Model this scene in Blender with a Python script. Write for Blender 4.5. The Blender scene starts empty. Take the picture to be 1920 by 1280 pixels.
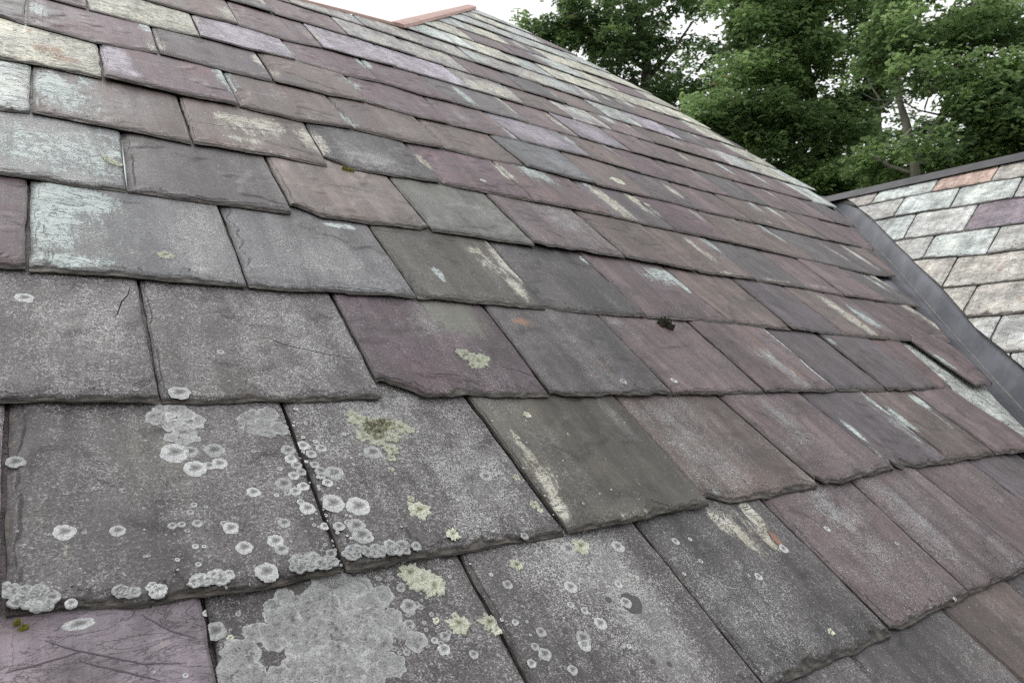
import bpy, math, random
import numpy as np
from mathutils import Vector, Matrix, noise as mnoise
random.seed(7); rng = np.random.default_rng(7)
sc = bpy.context.scene

# ------------------------------------------------------------------ camera
F = 1311.856                        # focal length for a 1920 wide frame
D1 = np.array([0.81236436, 0.03280255, 0.58222688])     # along the courses (camera axes: right, down, forward)
D2 = np.array([-0.44603244, -0.60821672, 0.65660299])   # up the slope
NN = np.array([0.37565838, -0.79309294, -0.47946259])   # out of the roof
UP = np.array([0., -0.99841668, 0.0562506]); YY = np.cross(UP, D1)
E = 0.215                           # exposure of a course in metres
HC = E / 0.431529                   # camera above the roof plane
ZC = 5.4
PITCH = math.asin(float(D2 @ UP))
M3 = Matrix([list(D1), list(YY), list(UP)])             # camera axes -> world
CAM = Vector((0, 0, ZC))
cd = bpy.data.cameras.new("camera"); cam = bpy.data.objects.new("camera", cd)
sc.collection.objects.link(cam); sc.camera = cam
r_, d_, f_ = [M3 @ Vector(a) for a in ((1, 0, 0), (0, 1, 0), (0, 0, 1))]
cam.matrix_world = Matrix(((r_.x, -d_.x, -f_.x, 0), (r_.y, -d_.y, -f_.y, 0), (r_.z, -d_.z, -f_.z, ZC), (0, 0, 0, 1)))
cd.sensor_width = 36; cd.lens = F / 1920 * 36; cd.clip_start = 0.02; cd.clip_end = 500
cd.dof.use_dof = True; cd.dof.focus_distance = 0.80; cd.dof.aperture_fstop = 13

# ------------------------------------------------------------------ light: white overcast
w = bpy.data.worlds.new("World"); sc.world = w; w.use_nodes = True
nt = w.node_tree; nt.nodes.clear()
sky = nt.nodes.new("ShaderNodeTexSky"); sky.sky_type = 'NISHITA'; sky.sun_disc = False
SUN_EL, SUN_AZ = math.radians(58), math.radians(-20)
sky.sun_elevation = SUN_EL; sky.sun_rotation = SUN_AZ; sky.air_density = 1.5; sky.dust_density = 4
hs = nt.nodes.new("ShaderNodeHueSaturation"); hs.inputs['Saturation'].default_value = 0.12
mx = nt.nodes.new("ShaderNodeMix"); mx.data_type = 'RGBA'; mx.inputs[0].default_value = 0.72
mx.inputs[7].default_value = (9.3, 9.35, 9.5, 1)          # the cloud layer
bg = nt.nodes.new("ShaderNodeBackground"); bg.inputs[1].default_value = 0.12
wo = nt.nodes.new("ShaderNodeOutputWorld")
nt.links.new(sky.outputs[0], hs.inputs['Color']); nt.links.new(hs.outputs[0], mx.inputs[6])
nt.links.new(mx.outputs[2], bg.inputs[0]); nt.links.new(bg.outputs[0], wo.inputs[0])
sl = bpy.data.lights.new("sun", 'SUN'); sl.energy = 0.6; sl.angle = math.radians(25); sl.color = (1, .97, .93)
so = bpy.data.objects.new("sun", sl); sc.collection.objects.link(so)
so.rotation_euler = (math.pi / 2 - SUN_EL, 0, -SUN_AZ + math.pi)
sc.cycles.use_denoising = False; sc.cycles.filter_width = 1.15; sc.cycles.use_adaptive_sampling = False; sc.cycles.max_bounces = 6
sc.view_settings.view_transform = 'Standard'; sc.view_settings.look = 'None'
sc.view_settings.exposure = 0.40; sc.view_settings.gamma = 1

# ------------------------------------------------------------------ helpers
def empty(name, loc, rot=None, label=None, cat=None, group=None):
    o = bpy.data.objects.new(name, None); sc.collection.objects.link(o)
    o.location = loc; o.empty_display_size = .2
    if rot is not None: o.rotation_euler = rot
    if label: o['label'] = label
    if cat: o['category'] = cat
    if group: o['group'] = group
    return o
def mobj(name, verts, faces, mat, parent=None, loc=(0, 0, 0), smooth=True, attrs=None, uvsm=None):
    me = bpy.data.meshes.new(name)
    me.from_pydata([tuple(v) for v in verts], [], [tuple(f) for f in faces]); me.update()
    if smooth: me.polygons.foreach_set('use_smooth', [True] * len(me.polygons))
    for k, (ty, arr) in (attrs or {}).items():
        a = me.attributes.new(k, ty, 'POINT')
        a.data.foreach_set({'FLOAT': 'value', 'FLOAT_VECTOR': 'vector', 'FLOAT_COLOR': 'color'}[ty], np.asarray(arr, dtype=np.float32).ravel())
    me.materials.append(mat)
    o = bpy.data.objects.new(name, me); sc.collection.objects.link(o); o.location = loc
    if parent is not None: o.parent = parent
    return o
def n3(x, y, z=0.): return mnoise.noise(Vector((x, y, z)))
def ray(x, y): return np.array([x - 960., y - 640., F])
def uv_of(x, y):                    # picture point of the photograph -> metres on the main slope
    r = ray(x, y); X = r * (-HC / (r @ NN)); return np.array([X @ D1, X @ D2])
def eu(x, y): return uv_of(x, y) / E
def world_at(x, y, depth):
    r = ray(x, y) / F * depth; v = M3 @ Vector(r); return CAM + v

# ------------------------------------------------------------------ node helpers
class NB:
    def __init__(s, name, rough=.6, spec=.4):
        s.m = bpy.data.materials.new(name); s.m.use_nodes = True; s.t = s.m.node_tree; s.t.nodes.clear()
        s.out = s.t.nodes.new("ShaderNodeOutputMaterial"); s.b = s.t.nodes.new("ShaderNodeBsdfPrincipled")
        s.b.inputs['Roughness'].default_value = rough; s.b.inputs['Specular IOR Level'].default_value = spec
        s.t.links.new(s.b.outputs[0], s.out.inputs[0])
    def n(s, ty): return s.t.nodes.new(ty)
    def link(s, a, b): s.t.links.new(a, b)
    def put(s, sock, v):
        if hasattr(v, 'is_linked') or isinstance(v, bpy.types.NodeSocket): s.link(v, sock)
        else: sock.default_value = v
    def attr(s, name, out='Fac'):
        a = s.n("ShaderNodeAttribute"); a.attribute_name = name; return a.outputs[out]
    def math(s, op, a, b=0., clamp=False):
        m = s.n("ShaderNodeMath"); m.operation = op; m.use_clamp = clamp; s.put(m.inputs[0], a); s.put(m.inputs[1], b); return m.outputs[0]
    def vmath(s, op, a, b):
        m = s.n("ShaderNodeVectorMath"); m.operation = op; s.put(m.inputs[0], a); s.put(m.inputs[1], b); return m.outputs[0]
    def noise(s, vec, scale, detail=4, rough=.5, dist=0., out=0):
        m = s.n("ShaderNodeTexNoise"); s.put(m.inputs['Vector'], vec); m.inputs['Scale'].default_value = scale
        m.inputs['Detail'].default_value = detail; m.inputs['Roughness'].default_value = rough; m.inputs['Distortion'].default_value = dist
        return m.outputs[out]
    def step(s, v, lo, hi, a=0., b=1.):
        m = s.n("ShaderNodeMapRange"); m.interpolation_type = 'SMOOTHSTEP'; s.put(m.inputs[0], v)
        m.inputs[1].default_value = lo; m.inputs[2].default_value = hi; m.inputs[3].default_value = a; m.inputs[4].default_value = b; return m.outputs[0]
    def mix(s, f, a, b, mode='MIX'):
        m = s.n("ShaderNodeMix"); m.data_type = 'RGBA'; m.blend_type = mode; s.put(m.inputs[0], f)
        s.put(m.inputs[6], a if hasattr(a, 'node') else (*a, 1)); s.put(m.inputs[7], b if hasattr(b, 'node') else (*b, 1)); return m.outputs[2]
    def sep(s, c):
        m = s.n("ShaderNodeSeparateColor"); s.link(c, m.inputs[0]); return m.outputs
    def scalecol(s, c, f):
        m = s.n("ShaderNodeVectorMath"); m.operation = 'SCALE'; s.put(m.inputs[0], c); s.put(m.inputs['Scale'], f); return m.outputs[0]
    def bump(s, h, dist, strength=1., nrm=None):
        m = s.n("ShaderNodeBump"); s.put(m.inputs['Height'], h); m.inputs['Distance'].default_value = dist; m.inputs['Strength'].default_value = strength
        if nrm: s.link(nrm, m.inputs['Normal'])
        return m.outputs[0]

def slate_material():
    s = NB("slate", .55, .5)
    tc = s.n("ShaderNodeTexCoord").outputs['Object']
    P = s.vmath('ADD', tc, s.attr('seed', 'Vector'))
    tint = s.attr('tint', 'Color')
    pa = s.sep(s.attr('patch_a', 'Color')); pb = s.sep(s.attr('patch_b', 'Color')); crust = s.attr('crust'); edge = s.attr('edge')
    st = s.noise(s.vmath('MULTIPLY', P, (1, .10, 1)), 42, 6, .62)
    st2 = s.noise(s.vmath('MULTIPLY', P, (1, .16, 1)), 9, 4, .6)
    mot = s.noise(P, 16, 7, .65, .3)
    base = s.scalecol(tint, s.step(mot, .30, .70, .62, 1.34))
    base = s.scalecol(base, s.step(st, .32, .68, .80, 1.2))
    base = s.scalecol(base, s.step(st2, .32, .68, .80, 1.22))
    hue = s.noise(P, 7, 4, .6)
    base = s.mix(s.step(hue, .42, .70, 0, .45), base, s.vmath('MULTIPLY', base, (1.10, 1.0, .90)))
    # fine grey crust of speckles, denser in streaks along the slope and where the film mask is set
    sp = s.noise(P, 560, 3, .85)
    sp2 = s.noise(P, 230, 4, .8)
    big = s.noise(P, 24, 6, .72)
    g = s.math('ADD', s.math('MULTIPLY', sp, .6), s.math('MULTIPLY', sp2, .4))
    dn = s.math('ADD', s.math('MULTIPLY', s.math('SUBTRACT', big, .5), .22), s.math('MULTIPLY', s.math('SUBTRACT', st2, .5), .22))
    dn = s.math('ADD', dn, s.math('MULTIPLY', s.math('SUBTRACT', st, .5), .14))
    dn = s.math('ADD', dn, s.math('MULTIPLY', s.math('SUBTRACT', crust, .5), .11))
    dn = s.math('ADD', dn, s.math('MULTIPLY', s.math('MULTIPLY', pb[1], s.step(big, .35, .6, .4, 1)), .10))
    g1 = s.math('ADD', g, dn)
    base = s.mix(s.math('MULTIPLY', s.step(g1, .50, .60), s.step(crust, 0, .7, .10, .70)), base, (.26, .25, .25))
    base = s.mix(s.math('MULTIPLY', s.step(g1, .59, .66), s.step(crust, 0, .7, .18, .9)), base, (.50, .50, .49))
    pep = s.noise(s.vmath('ADD', P, (7.3, 2.1, 0)), 480, 3, .85)
    base = s.mix(s.math('MULTIPLY', s.step(s.math('SUBTRACT', pep, s.math('MULTIPLY', dn, .5)), .46, .36), s.step(crust, 0, .5, .12, .85)), base, (.022, .019, .020))
    # thin split layers: contour lines of a slow relief
    rel = s.noise(s.vmath('MULTIPLY', P, (1, .6, 1)), 9, 6, .55, .8)
    terr = s.math('FLOOR', s.math('MULTIPLY', rel, 13))
    tl = s.math('FRACT', s.math('MULTIPLY', rel, 13)); tmask = s.step(s.noise(P, 5.5, 3, .6), .50, .58)
    tmask = s.math('MAXIMUM', tmask, s.step(edge, .05, .25))
    base = s.mix(s.math('MULTIPLY', s.math('MULTIPLY', s.step(tl, .045, .0, 0, 1), tmask), .75), base, (.03, .026, .024))
    # short light flecks along the grain
    fk = s.noise(s.vmath('MULTIPLY', P, (1, .22, 1)), 190, 2, .5)
    base = s.mix(s.math('MULTIPLY', s.step(fk, .70, .76), s.step(big, .45, .6, .1, .7)), base, (.34, .32, .25))
    # tiny white dots
    vo = s.n("ShaderNodeTexVoronoi"); s.link(P, vo.inputs['Vector']); vo.inputs['Scale'].default_value = 95
    dots = s.math('MULTIPLY', s.step(vo.outputs['Distance'], .05, .13, 1, 0), s.step(s.noise(P, 30, 3), .54, .62))
    base = s.mix(s.math('MULTIPLY', dots, .75), base, (.42, .42, .38))
    # patches of newly bared or stained stone: mask from the mesh, ragged rim from noise
    rag0 = s.noise(s.vmath('MULTIPLY', P, (1, .28, 1)), 70, 9, .78, .5)
    rag1 = s.noise(s.vmath('MULTIPLY', P, (1, .55, 1)), 330, 4, .75)
    rag = s.math('ADD', s.math('MULTIPLY', rag0, .66), s.math('MULTIPLY', rag1, .34))
    def pm(ch, lo=.40, hi=.68, k=2.5):
        v = s.math('ADD', ch, s.math('MULTIPLY', s.math('SUBTRACT', rag, .5), k))
        return s.math('MULTIPLY', s.step(v, lo, hi), s.step(ch, .02, .15))
    crn = s.noise(s.vmath('MULTIPLY', P, (.55, 1.2, 1)), 34, 5, .62, 1.0)
    crn2 = s.noise(s.vmath('MULTIPLY', P, (.4, 1.3, 1)), 85, 4, .6, 1.2)
    crack = s.math('MAXIMUM', s.step(s.math('ABSOLUTE', s.math('SUBTRACT', crn, .5)), 0, .016, 1, 0), s.math('MULTIPLY', s.step(s.math('ABSOLUTE', s.math('SUBTRACT', crn2, .47)), 0, .010, 1, 0), .45))
    pale = s.mix(s.step(mot, .3, .7), (.40, .47, .46), (.56, .63, .61))
    cream = s.mix(s.step(mot, .35, .65), (.40, .375, .30), (.60, .59, .53))
    lil = s.mix(s.step(mot, .3, .7), (.30, .26, .31), (.47, .43, .49))
    mp = pm(pa[0]); mc = pm(pa[1]); mr = pm(pa[2], .42, .9); mo = pm(pb[0], .3, .9, 2.2); mf = pm(pb[1], .3, 1.0, 2.2); ml = pm(pb[2], .32, .75, 1.8)
    base = s.mix(s.math('MULTIPLY', mo, .55), base, (.20, .215, .165))
    base = s.mix(s.math('MULTIPLY', mf, .25), base, (.37, .37, .365))
    base = s.mix(s.math('MULTIPLY', mp, .93), base, pale); base = s.mix(s.math('MULTIPLY', mc, .93), base, cream); base = s.mix(ml, base, lil)
    base = s.mix(s.math('MULTIPLY', mr, .8), base, (.30, .155, .085))
    light = s.math('ADD', s.math('ADD', mp, mc), ml, True)
    lum = s.step(s.sep(tint)[1], .14, .24)
    light = s.math('MAXIMUM', light, lum)
    base = s.mix(s.math('MULTIPLY', crack, s.math('MULTIPLY', light, s.math('MULTIPLY', s.step(big, .38, .58, .1, 1.), s.step(crust, .0, .12, .3, 1)))), base, (.055, .046, .042))
    dirt = s.noise(s.vmath('MULTIPLY', P, (1, .5, 1)), 90, 6, .8)
    base = s.mix(s.math('MULTIPLY', s.math('MULTIPLY', s.step(dirt, .52, .64), light), s.step(crust, .03, .14, .22, .62)), base, (.17, .15, .14))
    # riven edges: brown grey, layered
    lay = s.noise(s.vmath('MULTIPLY', P, (1, 1, 14)), 60, 6, .7)
    ec = s.mix(s.step(lay, .38, .62), (.014, .012, .010), (.11, .095, .08))
    er = s.math('ADD', edge, s.math('MULTIPLY', s.math('SUBTRACT', rag, .5), .5))
    em = s.math('MULTIPLY', s.step(er, .3, .75), s.step(edge, .02, .2))
    base = s.mix(s.math('MULTIPLY', em, .90), base, ec)
    s.link(base, s.b.inputs['Base Color'])
    s.link(s.step(mot, .3, .7, .42, .66), s.b.inputs['Roughness'])
    h = s.math('ADD', s.math('MULTIPLY', sp2, .35), s.math('MULTIPLY', mot, 1.3))
    h = s.math('ADD', h, s.math('MULTIPLY', st, .55)); h = s.math('ADD', h, s.math('MULTIPLY', light, .25))
    h = s.math('SUBTRACT', h, s.math('MULTIPLY', crack, s.math('MULTIPLY', light, .6)))
    h = s.math('ADD', h, s.math('MULTIPLY', lay, s.math('MULTIPLY', edge, 2.2)))
    h = s.math('ADD', h, s.math('MULTIPLY', terr, s.math('MULTIPLY', tmask, .35)))
    nb = s.bump(h, .0024, .9)
    nb = s.bump(sp, .0008, .8, nb)
    s.link(nb, s.b.inputs['Normal'])
    return s.m
SLATE = slate_material()

def lichen_material(name, ring, mid, core, dark, e0=.30, e1=.48):
    s = NB(name, .9, .15)
    tc = s.n("ShaderNodeTexCoord").outputs['Object']; rr = s.attr('rr')
    f = s.noise(tc, 700, 4, .75); g = s.noise(tc, 160, 4, .7)
    r2 = s.math('ADD', rr, s.math('MULTIPLY', s.math('SUBTRACT', g, .5), .35))
    r2 = s.math('ADD', r2, s.step(s.noise(tc, 55, 2), .3, .7, -.14, .16))
    c = s.mix(s.step(r2, .10, .26), core, mid)
    c = s.mix(s.step(r2, e0, e1), c, ring)
    c = s.mix(s.math('MULTIPLY', s.step(f, .50, .40), .7), c, dark)
    oi = s.n("ShaderNodeObjectInfo").outputs['Random']
    c = s.scalecol(c, s.step(g, .3, .7, .8, 1.15)); c = s.scalecol(c, s.step(oi, 0, 1, .72, 1.08))
    if name == "crust_lichen":      # lacy: the stone shows through the thin places
        th = s.noise(tc, 62, 8, .8); th2 = s.noise(tc, 240, 4, .8)
        tt = s.math('ADD', s.math('MULTIPLY', th, .55), s.math('MULTIPLY', th2, .45))
        c = s.mix(s.math('MULTIPLY', s.step(tt, .475, .41), s.step(rr, .75, .45, .25, .9)), c, (.12, .11, .11))
    s.link(c, s.b.inputs['Base Color'])
    s.link(s.bump(s.math('ADD', f, g), .0012, .9), s.b.inputs['Normal'])
    return s.m
GREY_L = lichen_material("grey_lichen", (.56, .57, .57), (.30, .30, .30), (.20, .185, .185), (.22, .21, .21), .34, .62)
CRUST_L = lichen_material("crust_lichen", (.58, .585, .58), (.43, .435, .43), (.36, .36, .35), (.17, .165, .16), .66, .98)
LEAF_L = lichen_material("leafy_lichen", (.60, .62, .51), (.46, .46, .36), (.24, .23, .16), (.20, .19, .12))
MOSS = lichen_material("moss", (.20, .19, .03), (.14, .15, .03), (.08, .09, .02), (.05, .05, .02))
BLACK_L = lichen_material("dark_tuft", (.06, .055, .04), (.05, .045, .035), (.03, .03, .025), (.01, .01, .01))

# ------------------------------------------------------------------ slates
TINT = dict(grey=(.088, .080, .083), dgrey=(.066, .062, .064), purple=(.122, .089, .095), deep=(.112, .076, .088), olive=(.078, .074, .062),
            brown=(.124, .096, .090), pink=(.20, .168, .158), blueg=(.125, .128, .138), greeng=(.125, .128, .118), dark=(.092, .077, .086),
            lilac=(.38, .345, .405), cream=(.52, .52, .44), pale=(.46, .50, .48), smooth=(.215, .182, .208), red=(.120, .083, .086),
            deepd=(.088, .062, .074), gp=(.57, .63, .61), gw=(.60, .61, .585), gb=(.55, .53, .485), gr=(.62, .45, .38), gv=(.24, .20, .235))
def falloff(d, w_): return max(0., min(1., 1 - d / w_))

def ang(x, sp, sd):
    k = math.floor(x / sp); f = x / sp - k
    h = lambda n: math.modf(math.sin(n * 12.9898 + sd * 78.233) * 43758.5453)[0]
    return h(k) * (1 - f) + h(k + 1) * f
class Slate:
    """uL0,uL1: left joint at the bottom edge and one course up (metres, roof frame); vb: function of u for the bottom edge."""
    def __init__(s, uL, uR, vb, t, tint, crust, fine, length, chips=(), lift=0., seed=None, zoff=0., evis=E):
        s.uL, s.uR, s.vb, s.t, s.tint, s.crust, s.fine, s.len, s.chips, s.lift = uL, uR, vb, t, tint, crust, fine, length, chips, lift
        s.seed = np.array(seed if seed is not None else rng.uniform(-40, 40, 3)); s.zoff = zoff; s.evis = evis
        s.patches = []; s.label = None; s.obj = None; s.clip = None
        s.rough_b = rng.uniform(.6, 1.5); s.skew = rng.uniform(-1, 1) * .0018; s.edge_w = rng.uniform(.006, .014); s.lw = rng.uniform(.002, .012)
    def left(s, v, vb): return s.uL[0] + (s.uL[1] - s.uL[0]) * (v - vb) / s.evis
    def right(s, v, vb): return s.uR[0] + (s.uR[1] - s.uR[0]) * (v - vb) / s.evis
    def mid(s): return .5 * (s.uL[0] + s.uR[0])
    def contains(s, u, v):
        vb = s.vb(u); return vb <= v < vb + s.evis and s.left(v, vb) <= u < s.right(v, vb)
    def ztop(s, u, v):
        vb = s.vb(u); d = v - vb
        z = s.zoff + s.lift * (1 - d / s.len) + s.t * .5 + .001 - (s.t + .0008) / s.evis * d
        z += s.skew * (u - s.mid()) / .12 * max(0, 1 - d / s.len)
        z += .0009 * n3(u * 14 + s.seed[0], v * 10 + s.seed[1])
        return z
    def build(s, name, parent, with_obj=True):
        W = s.uR[0] - s.uL[0]; fine = s.fine; sd = s.seed
        step = fine
        # parameter columns and rows
        inner = list(np.linspace(.012, W - .012, max(3, int(W / step))))
        cols = [0, .0025, .006] + inner + [W - .006, W - .0025, W]
        if fine > .011: cols = [0, .004] + list(np.linspace(.014, W - .014, max(3, int(W / step)))) + [W - .004, W]
        S = np.array(cols) / W
        rows = [0, .002, .0042, .0068, .0098, .0132, .0175] if fine <= .011 else [0, .004, .012]
        rows += list(np.linspace(rows[-1] + step, s.evis * 1.06, max(4, int(s.evis / step)))) + [s.evis * 1.4, s.len]
        verts = []; seed = []; edge = []; A = []; B = []
        nc, nr = len(S), len(rows)
        top = np.zeros((nr, nc), int); bot = np.zeros((nr, nc), int)
        for i, d in enumerate(rows):
            for j, q in enumerate(S):
                u0 = s.uL[0] * (1 - q) + s.uR[0] * q
                vb = s.vb(u0)
                uw = (u0 - s.uL[0]); ue = (s.uR[0] - u0)
                # ragged bottom outline
                rb = .0011 * s.rough_b * n3(u0 * 25 + sd[0], sd[1]) + s.rough_b * (.0013 * ang(u0, .019, sd[0]) + .0009 * ang(u0, .0065, sd[1]))
                for (cx, cw, chh) in s.chips:      # broken corners and notches
                    xx = abs(u0 - (s.uL[0] + cx * W)) / cw
                    if xx < 1: rb += chh * (1 - xx ** 1.6) * (1 + .25 * n3(u0 * 90, sd[0]))
                vv = vb + rb * max(0, 1 - d / .05) + d
                l = s.left(vb + d, vb) + .0020 + .0013 * n3(vv * 30 + sd[2], sd[0]) + .0007 * ang(vv, .011, sd[1])
                r = s.right(vb + d, vb) - .0020 + .0013 * n3(vv * 30 + sd[1], sd[2]) + .0007 * ang(vv, .013, sd[0])
                u = l * (1 - q) + r * q
                z = s.ztop(u, vb + d)
                # bevelled, layered rims
                wb = s.edge_w * (1 + 1.2 * n3(u0 * 34 + sd[0], 5.) + .5 * n3(u0 * 120, sd[1])); wl = s.lw * (1 + 1.3 * n3(vv * 34, sd[1])); wr = .003 * (1 + .9 * n3(vv * 30, sd[2]))
                wb *= .55 + .9 * abs(ang(u0, .016, sd[2])) + .5 * ang(u0, .006, sd[1])
                q1 = 1. if d < wb * .42 else 0.; q2 = 1. if d < wb else 0.; q3 = 1. if d < wb * 1.7 and n3(u0 * 22, sd[0]) > .1 else 0.
                fb = (.34 * q1 + .22 * q2 + .12 * q3) if d < .03 else 0.
                if d < .001: fb = max(fb, .18)
                fl = falloff(u - l, max(wl, .001)); fr = falloff(r - u, max(wr, .001))
                drop = s.t * max(fb, .45 * (1. if fl > .5 else .5 if fl > .05 else 0.), .3 * fr)
                fb = min(1., fb * 1.9)
                z -= drop
                if s.clip is not None: u, vvv = s.clip(u, vv); vv = vvv
                top[i, j] = len(verts); verts.append((u, vv, z)); seed.append(sd)
                edge.append(max(.85 * fb, .7 * fl, .4 * fr, .26 * falloff(d, .014)))
                a = [0., 0, 0, 1]; b = [0., 0, 0, 1]
                for (pu, pv, ru, rv, kind, strg) in s.patches:
                    dd = math.hypot((u - pu) / ru, (vv - pv) / rv)
                    if dd < 1.4:
                        val = strg * max(0., min(1., 1.35 - dd))
                        ch = dict(pale=(a, 0), cream=(a, 1), rust=(a, 2), olive=(b, 0), film=(b, 1), lilac=(b, 2))[kind]
                        ch[0][ch[1]] = max(ch[0][ch[1]], val)
                A.append(a); B.append(b)
        # bottom surface only as a rim: walls down to the underside
        ring = [(0, j) for j in range(nc)] + [(i, nc - 1) for i in range(1, nr)] + [(nr - 1, j) for j in range(nc - 2, -1, -1)] + [(i, 0) for i in range(nr - 2, 0, -1)]
        lo = []; midr = []
        for (i, j) in ring:
            x, y, z = verts[top[i, j]]
            zb = s.ztop(x, y) - s.t
            zm = z * .5 + zb * .5
            jx = .0009 * ang(x + y, .008, sd[0])
            midr.append(len(verts)); verts.append((x + jx, y - .0012 * (1 if i == 0 else 0) + jx, zm)); seed.append(sd); edge.append(1.); A.append((0, 0, 0, 1)); B.append((0, 0, 0, 1))
        for (i, j) in ring:
            x, y, z = verts[top[i, j]]
            lo.append(len(verts)); verts.append((x, y + (.0015 if i == 0 else 0), s.ztop(x, y) - s.t)); seed.append(sd); edge.append(1.); A.append((0, 0, 0, 1)); B.append((0, 0, 0, 1))
        faces = []
        for i in range(nr - 1):
            for j in range(nc - 1):
                faces.append((top[i, j], top[i, j + 1], top[i + 1, j + 1], top[i + 1, j]))
        n = len(ring)
        tr = [top[i, j] for (i, j) in ring]
        for a0 in range(n):
            b0 = (a0 + 1) % n
            faces.append((tr[b0], tr[a0], midr[a0], midr[b0])); faces.append((midr[b0], midr[a0], lo[a0], lo[b0]))
        faces.append(tuple(lo[::-1]))
        org = np.array([s.mid(), s.vb(s.mid()), 0.])
        V = np.array(verts)
        N = len(V)
        data = (V, faces, np.array(seed), np.array(edge), np.array(A), np.array(B), np.tile(np.array([*s.tint, 1]), (N, 1)), np.full(N, s.crust))
        if not with_obj: return data
        # seed keeps the texture fixed to the slate
        o = link_slates(name, [data], parent, org); s.obj = o; s.org = org
        return o
def link_slates(name, datas, parent, org=np.zeros(3)):
    off = 0; F_ = []
    for d in datas:
        F_ += [tuple(int(i) + off for i in f) for f in d[1]]; off += len(d[0])
    cat = lambda k: np.concatenate([d[k] for d in datas])
    V = cat(0)
    o = mobj(name, V - org, F_, SLATE, parent, tuple(org), True, dict(seed=('FLOAT_VECTOR', cat(2)), edge=('FLOAT', cat(3)), patch_a=('FLOAT_COLOR', cat(4)),
             patch_b=('FLOAT_COLOR', cat(5)), tint=('FLOAT_COLOR', cat(6)), crust=('FLOAT', cat(7))))
    me = o.data
    try: me.set_sharp_from_angle(angle=math.radians(16))
    except Exception: pass
    return o

# ---- traced course edges (bottom) and joints of the main slope, photograph pixels
EDG = {
0:[(1480,1277),(1675,1187),(1815,1115),(1920,1070)],
1:[(5,1160),(385,1118),(780,1050),(1060,1003),(1330,949),(1535,912),(1671,882),(1865,854)],
2:[(0,757),(299,757),(716,748),(1030,745),(1259,740),(1432,737),(1568,733),(1665,732),(1780,729)],
3:[(0,505),(50,508),(463,541),(780,562),(1025,580),(1212,595),(1370,606),(1485,618),(1585,630),(1666,637),(1742,643),(1790,645)],
4:[(0,328),(238,362),(548,403),(808,435),(1003,463),(1172,485),(1310,510),(1418,527),(1511,541),(1584,556),(1666,568),(1727,577)],
5:[(0,207),(57,212),(361,270),(612,310),(829,346),(1000,380),(1146,407),(1212,422),(1297,440),(1372,457),(1450,474),(1531,491),(1633,516)],
6:[(0,110),(65,122),(193,150),(335,180),(447,200),(562,229),(662,243),(758,267),(832,279),(925,302),(985,314),(1065,335),(1165,359),(1232,374),(1285,388),(1327,399),(1405,416),(1475,432),(1548,450)],
7:[(0,31),(45,46),(185,84),(297,103),(418,133),(512,154),(612,180),(688,193),(777,219),(915,250),(980,266),(1100,295),(1197,324)],
8:[(95,0),(163,18),(283,50),(375,70),(470,95),(553,114),(645,141),(715,155),(786,178),(855,195),(960,222)],
9:[(270,0),(357,26),(445,48),(530,75),(605,90),(677,111),(742,127)]}
JNT = {
-1:[((1605,1232),(1635,1280)),((1780,1145),(1920,1265))],
0:[((385,1130),(405,1280)),((867,1043),(990,1280)),((1200,985),(1430,1290)),((1437,938),(1672,1186)),((1605,902),(1818,1113)),((1725,880),(1920,1045)),((1825,865),(1920,940))],
1:[((12,765),(2,1160)),((530,755),(636,1060)),((880,745),(1060,1003)),((1155,742),(1330,950)),((1352,742),(1540,916)),((1502,739),(1671,882)),((1715,736),(1865,854)),((1785,730),(1920,825))],
2:[((262,535),(299,757)),((625,555),(716,745)),((912,577),(1030,745)),((1125,592),(1259,738)),((1292,602),(1432,737)),((1438,616),(1568,733)),((1540,628),(1665,732)),((1632,637),(1755,729))],
3:[((55,340),(50,505)),((413,390),(463,540)),((690,420),(780,562)),((920,455),(1025,580)),((1092,477),(1212,594)),((1247,500),(1370,605)),((1385,530),(1485,618)),((1475,540),(1585,630)),((1554,556),(1666,637)),((1650,572),(1742,641))],
4:[((228,250),(238,362)),((500,298),(548,403)),((732,335),(808,435)),((917,370),(1003,463)),((1075,394),(1172,485)),((1206,423),(1310,510)),((1320,449),(1418,527)),((1422,469),(1511,540)),((1503,491),(1584,556)),((1572,501),(1666,567)),((1650,524),(1727,572))],
5:[((60,128),(57,212)),((335,182),(361,270)),((571,229),(612,308)),((758,267),(829,346)),((925,304),(1000,379)),((1067,335),(1146,406)),((1311,397),(1372,457)),((1382,413),(1450,474)),((1438,428),(1531,491)),((1544,459),(1633,514))],
6:[((185,85),(193,150)),((418,135),(447,198)),((612,181),(662,243)),((777,219),(832,278)),((915,250),(985,313)),((1060,293),(1115,345)),((1165,320),(1222,370)),((1255,341),(1310,392)),((1355,375),(1410,415)),((1430,390),(1490,435))],
7:[((50,0),(47,46)),((283,50),(297,103)),((483,100),(512,152)),((645,141),(688,193)),((794,180),(840,230)),((912,215),(979,266))],
8:[((162,0),(164,18)),((359,28),(375,70)),((528,75),(555,114)),((677,112),(713,155)),((790,145),(855,193))],
9:[((430,11),(447,48)),((575,52),(605,90)),((707,90),(742,125))]}
V0 = 0.60423
JA = [-2.2, -1.1, 0, 1.1, 2.2, 3.35, 4.5, 5.63, 6.67, 7.63, 8.6, 9.66, 10.7, 11.78, 12.85, 13.9, 15., 16.1, 17.2]
JB = [-1.65, -.53, .57, 1.65, 2.78, 3.9, 5.05, 6.14, 7.12, 8.15, 9.1, 10.12, 11.2, 12.3, 13.4, 14.45, 15.55, 16.6]
SAGU = [-3, 0, 2, 4, 5.6, 7, 8, 9, 10, 11, 18]; SAGV = [-.03, -.03, .08, .13, .09, 0, -.05, -.1, -.15, -.2, -.2]
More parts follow.
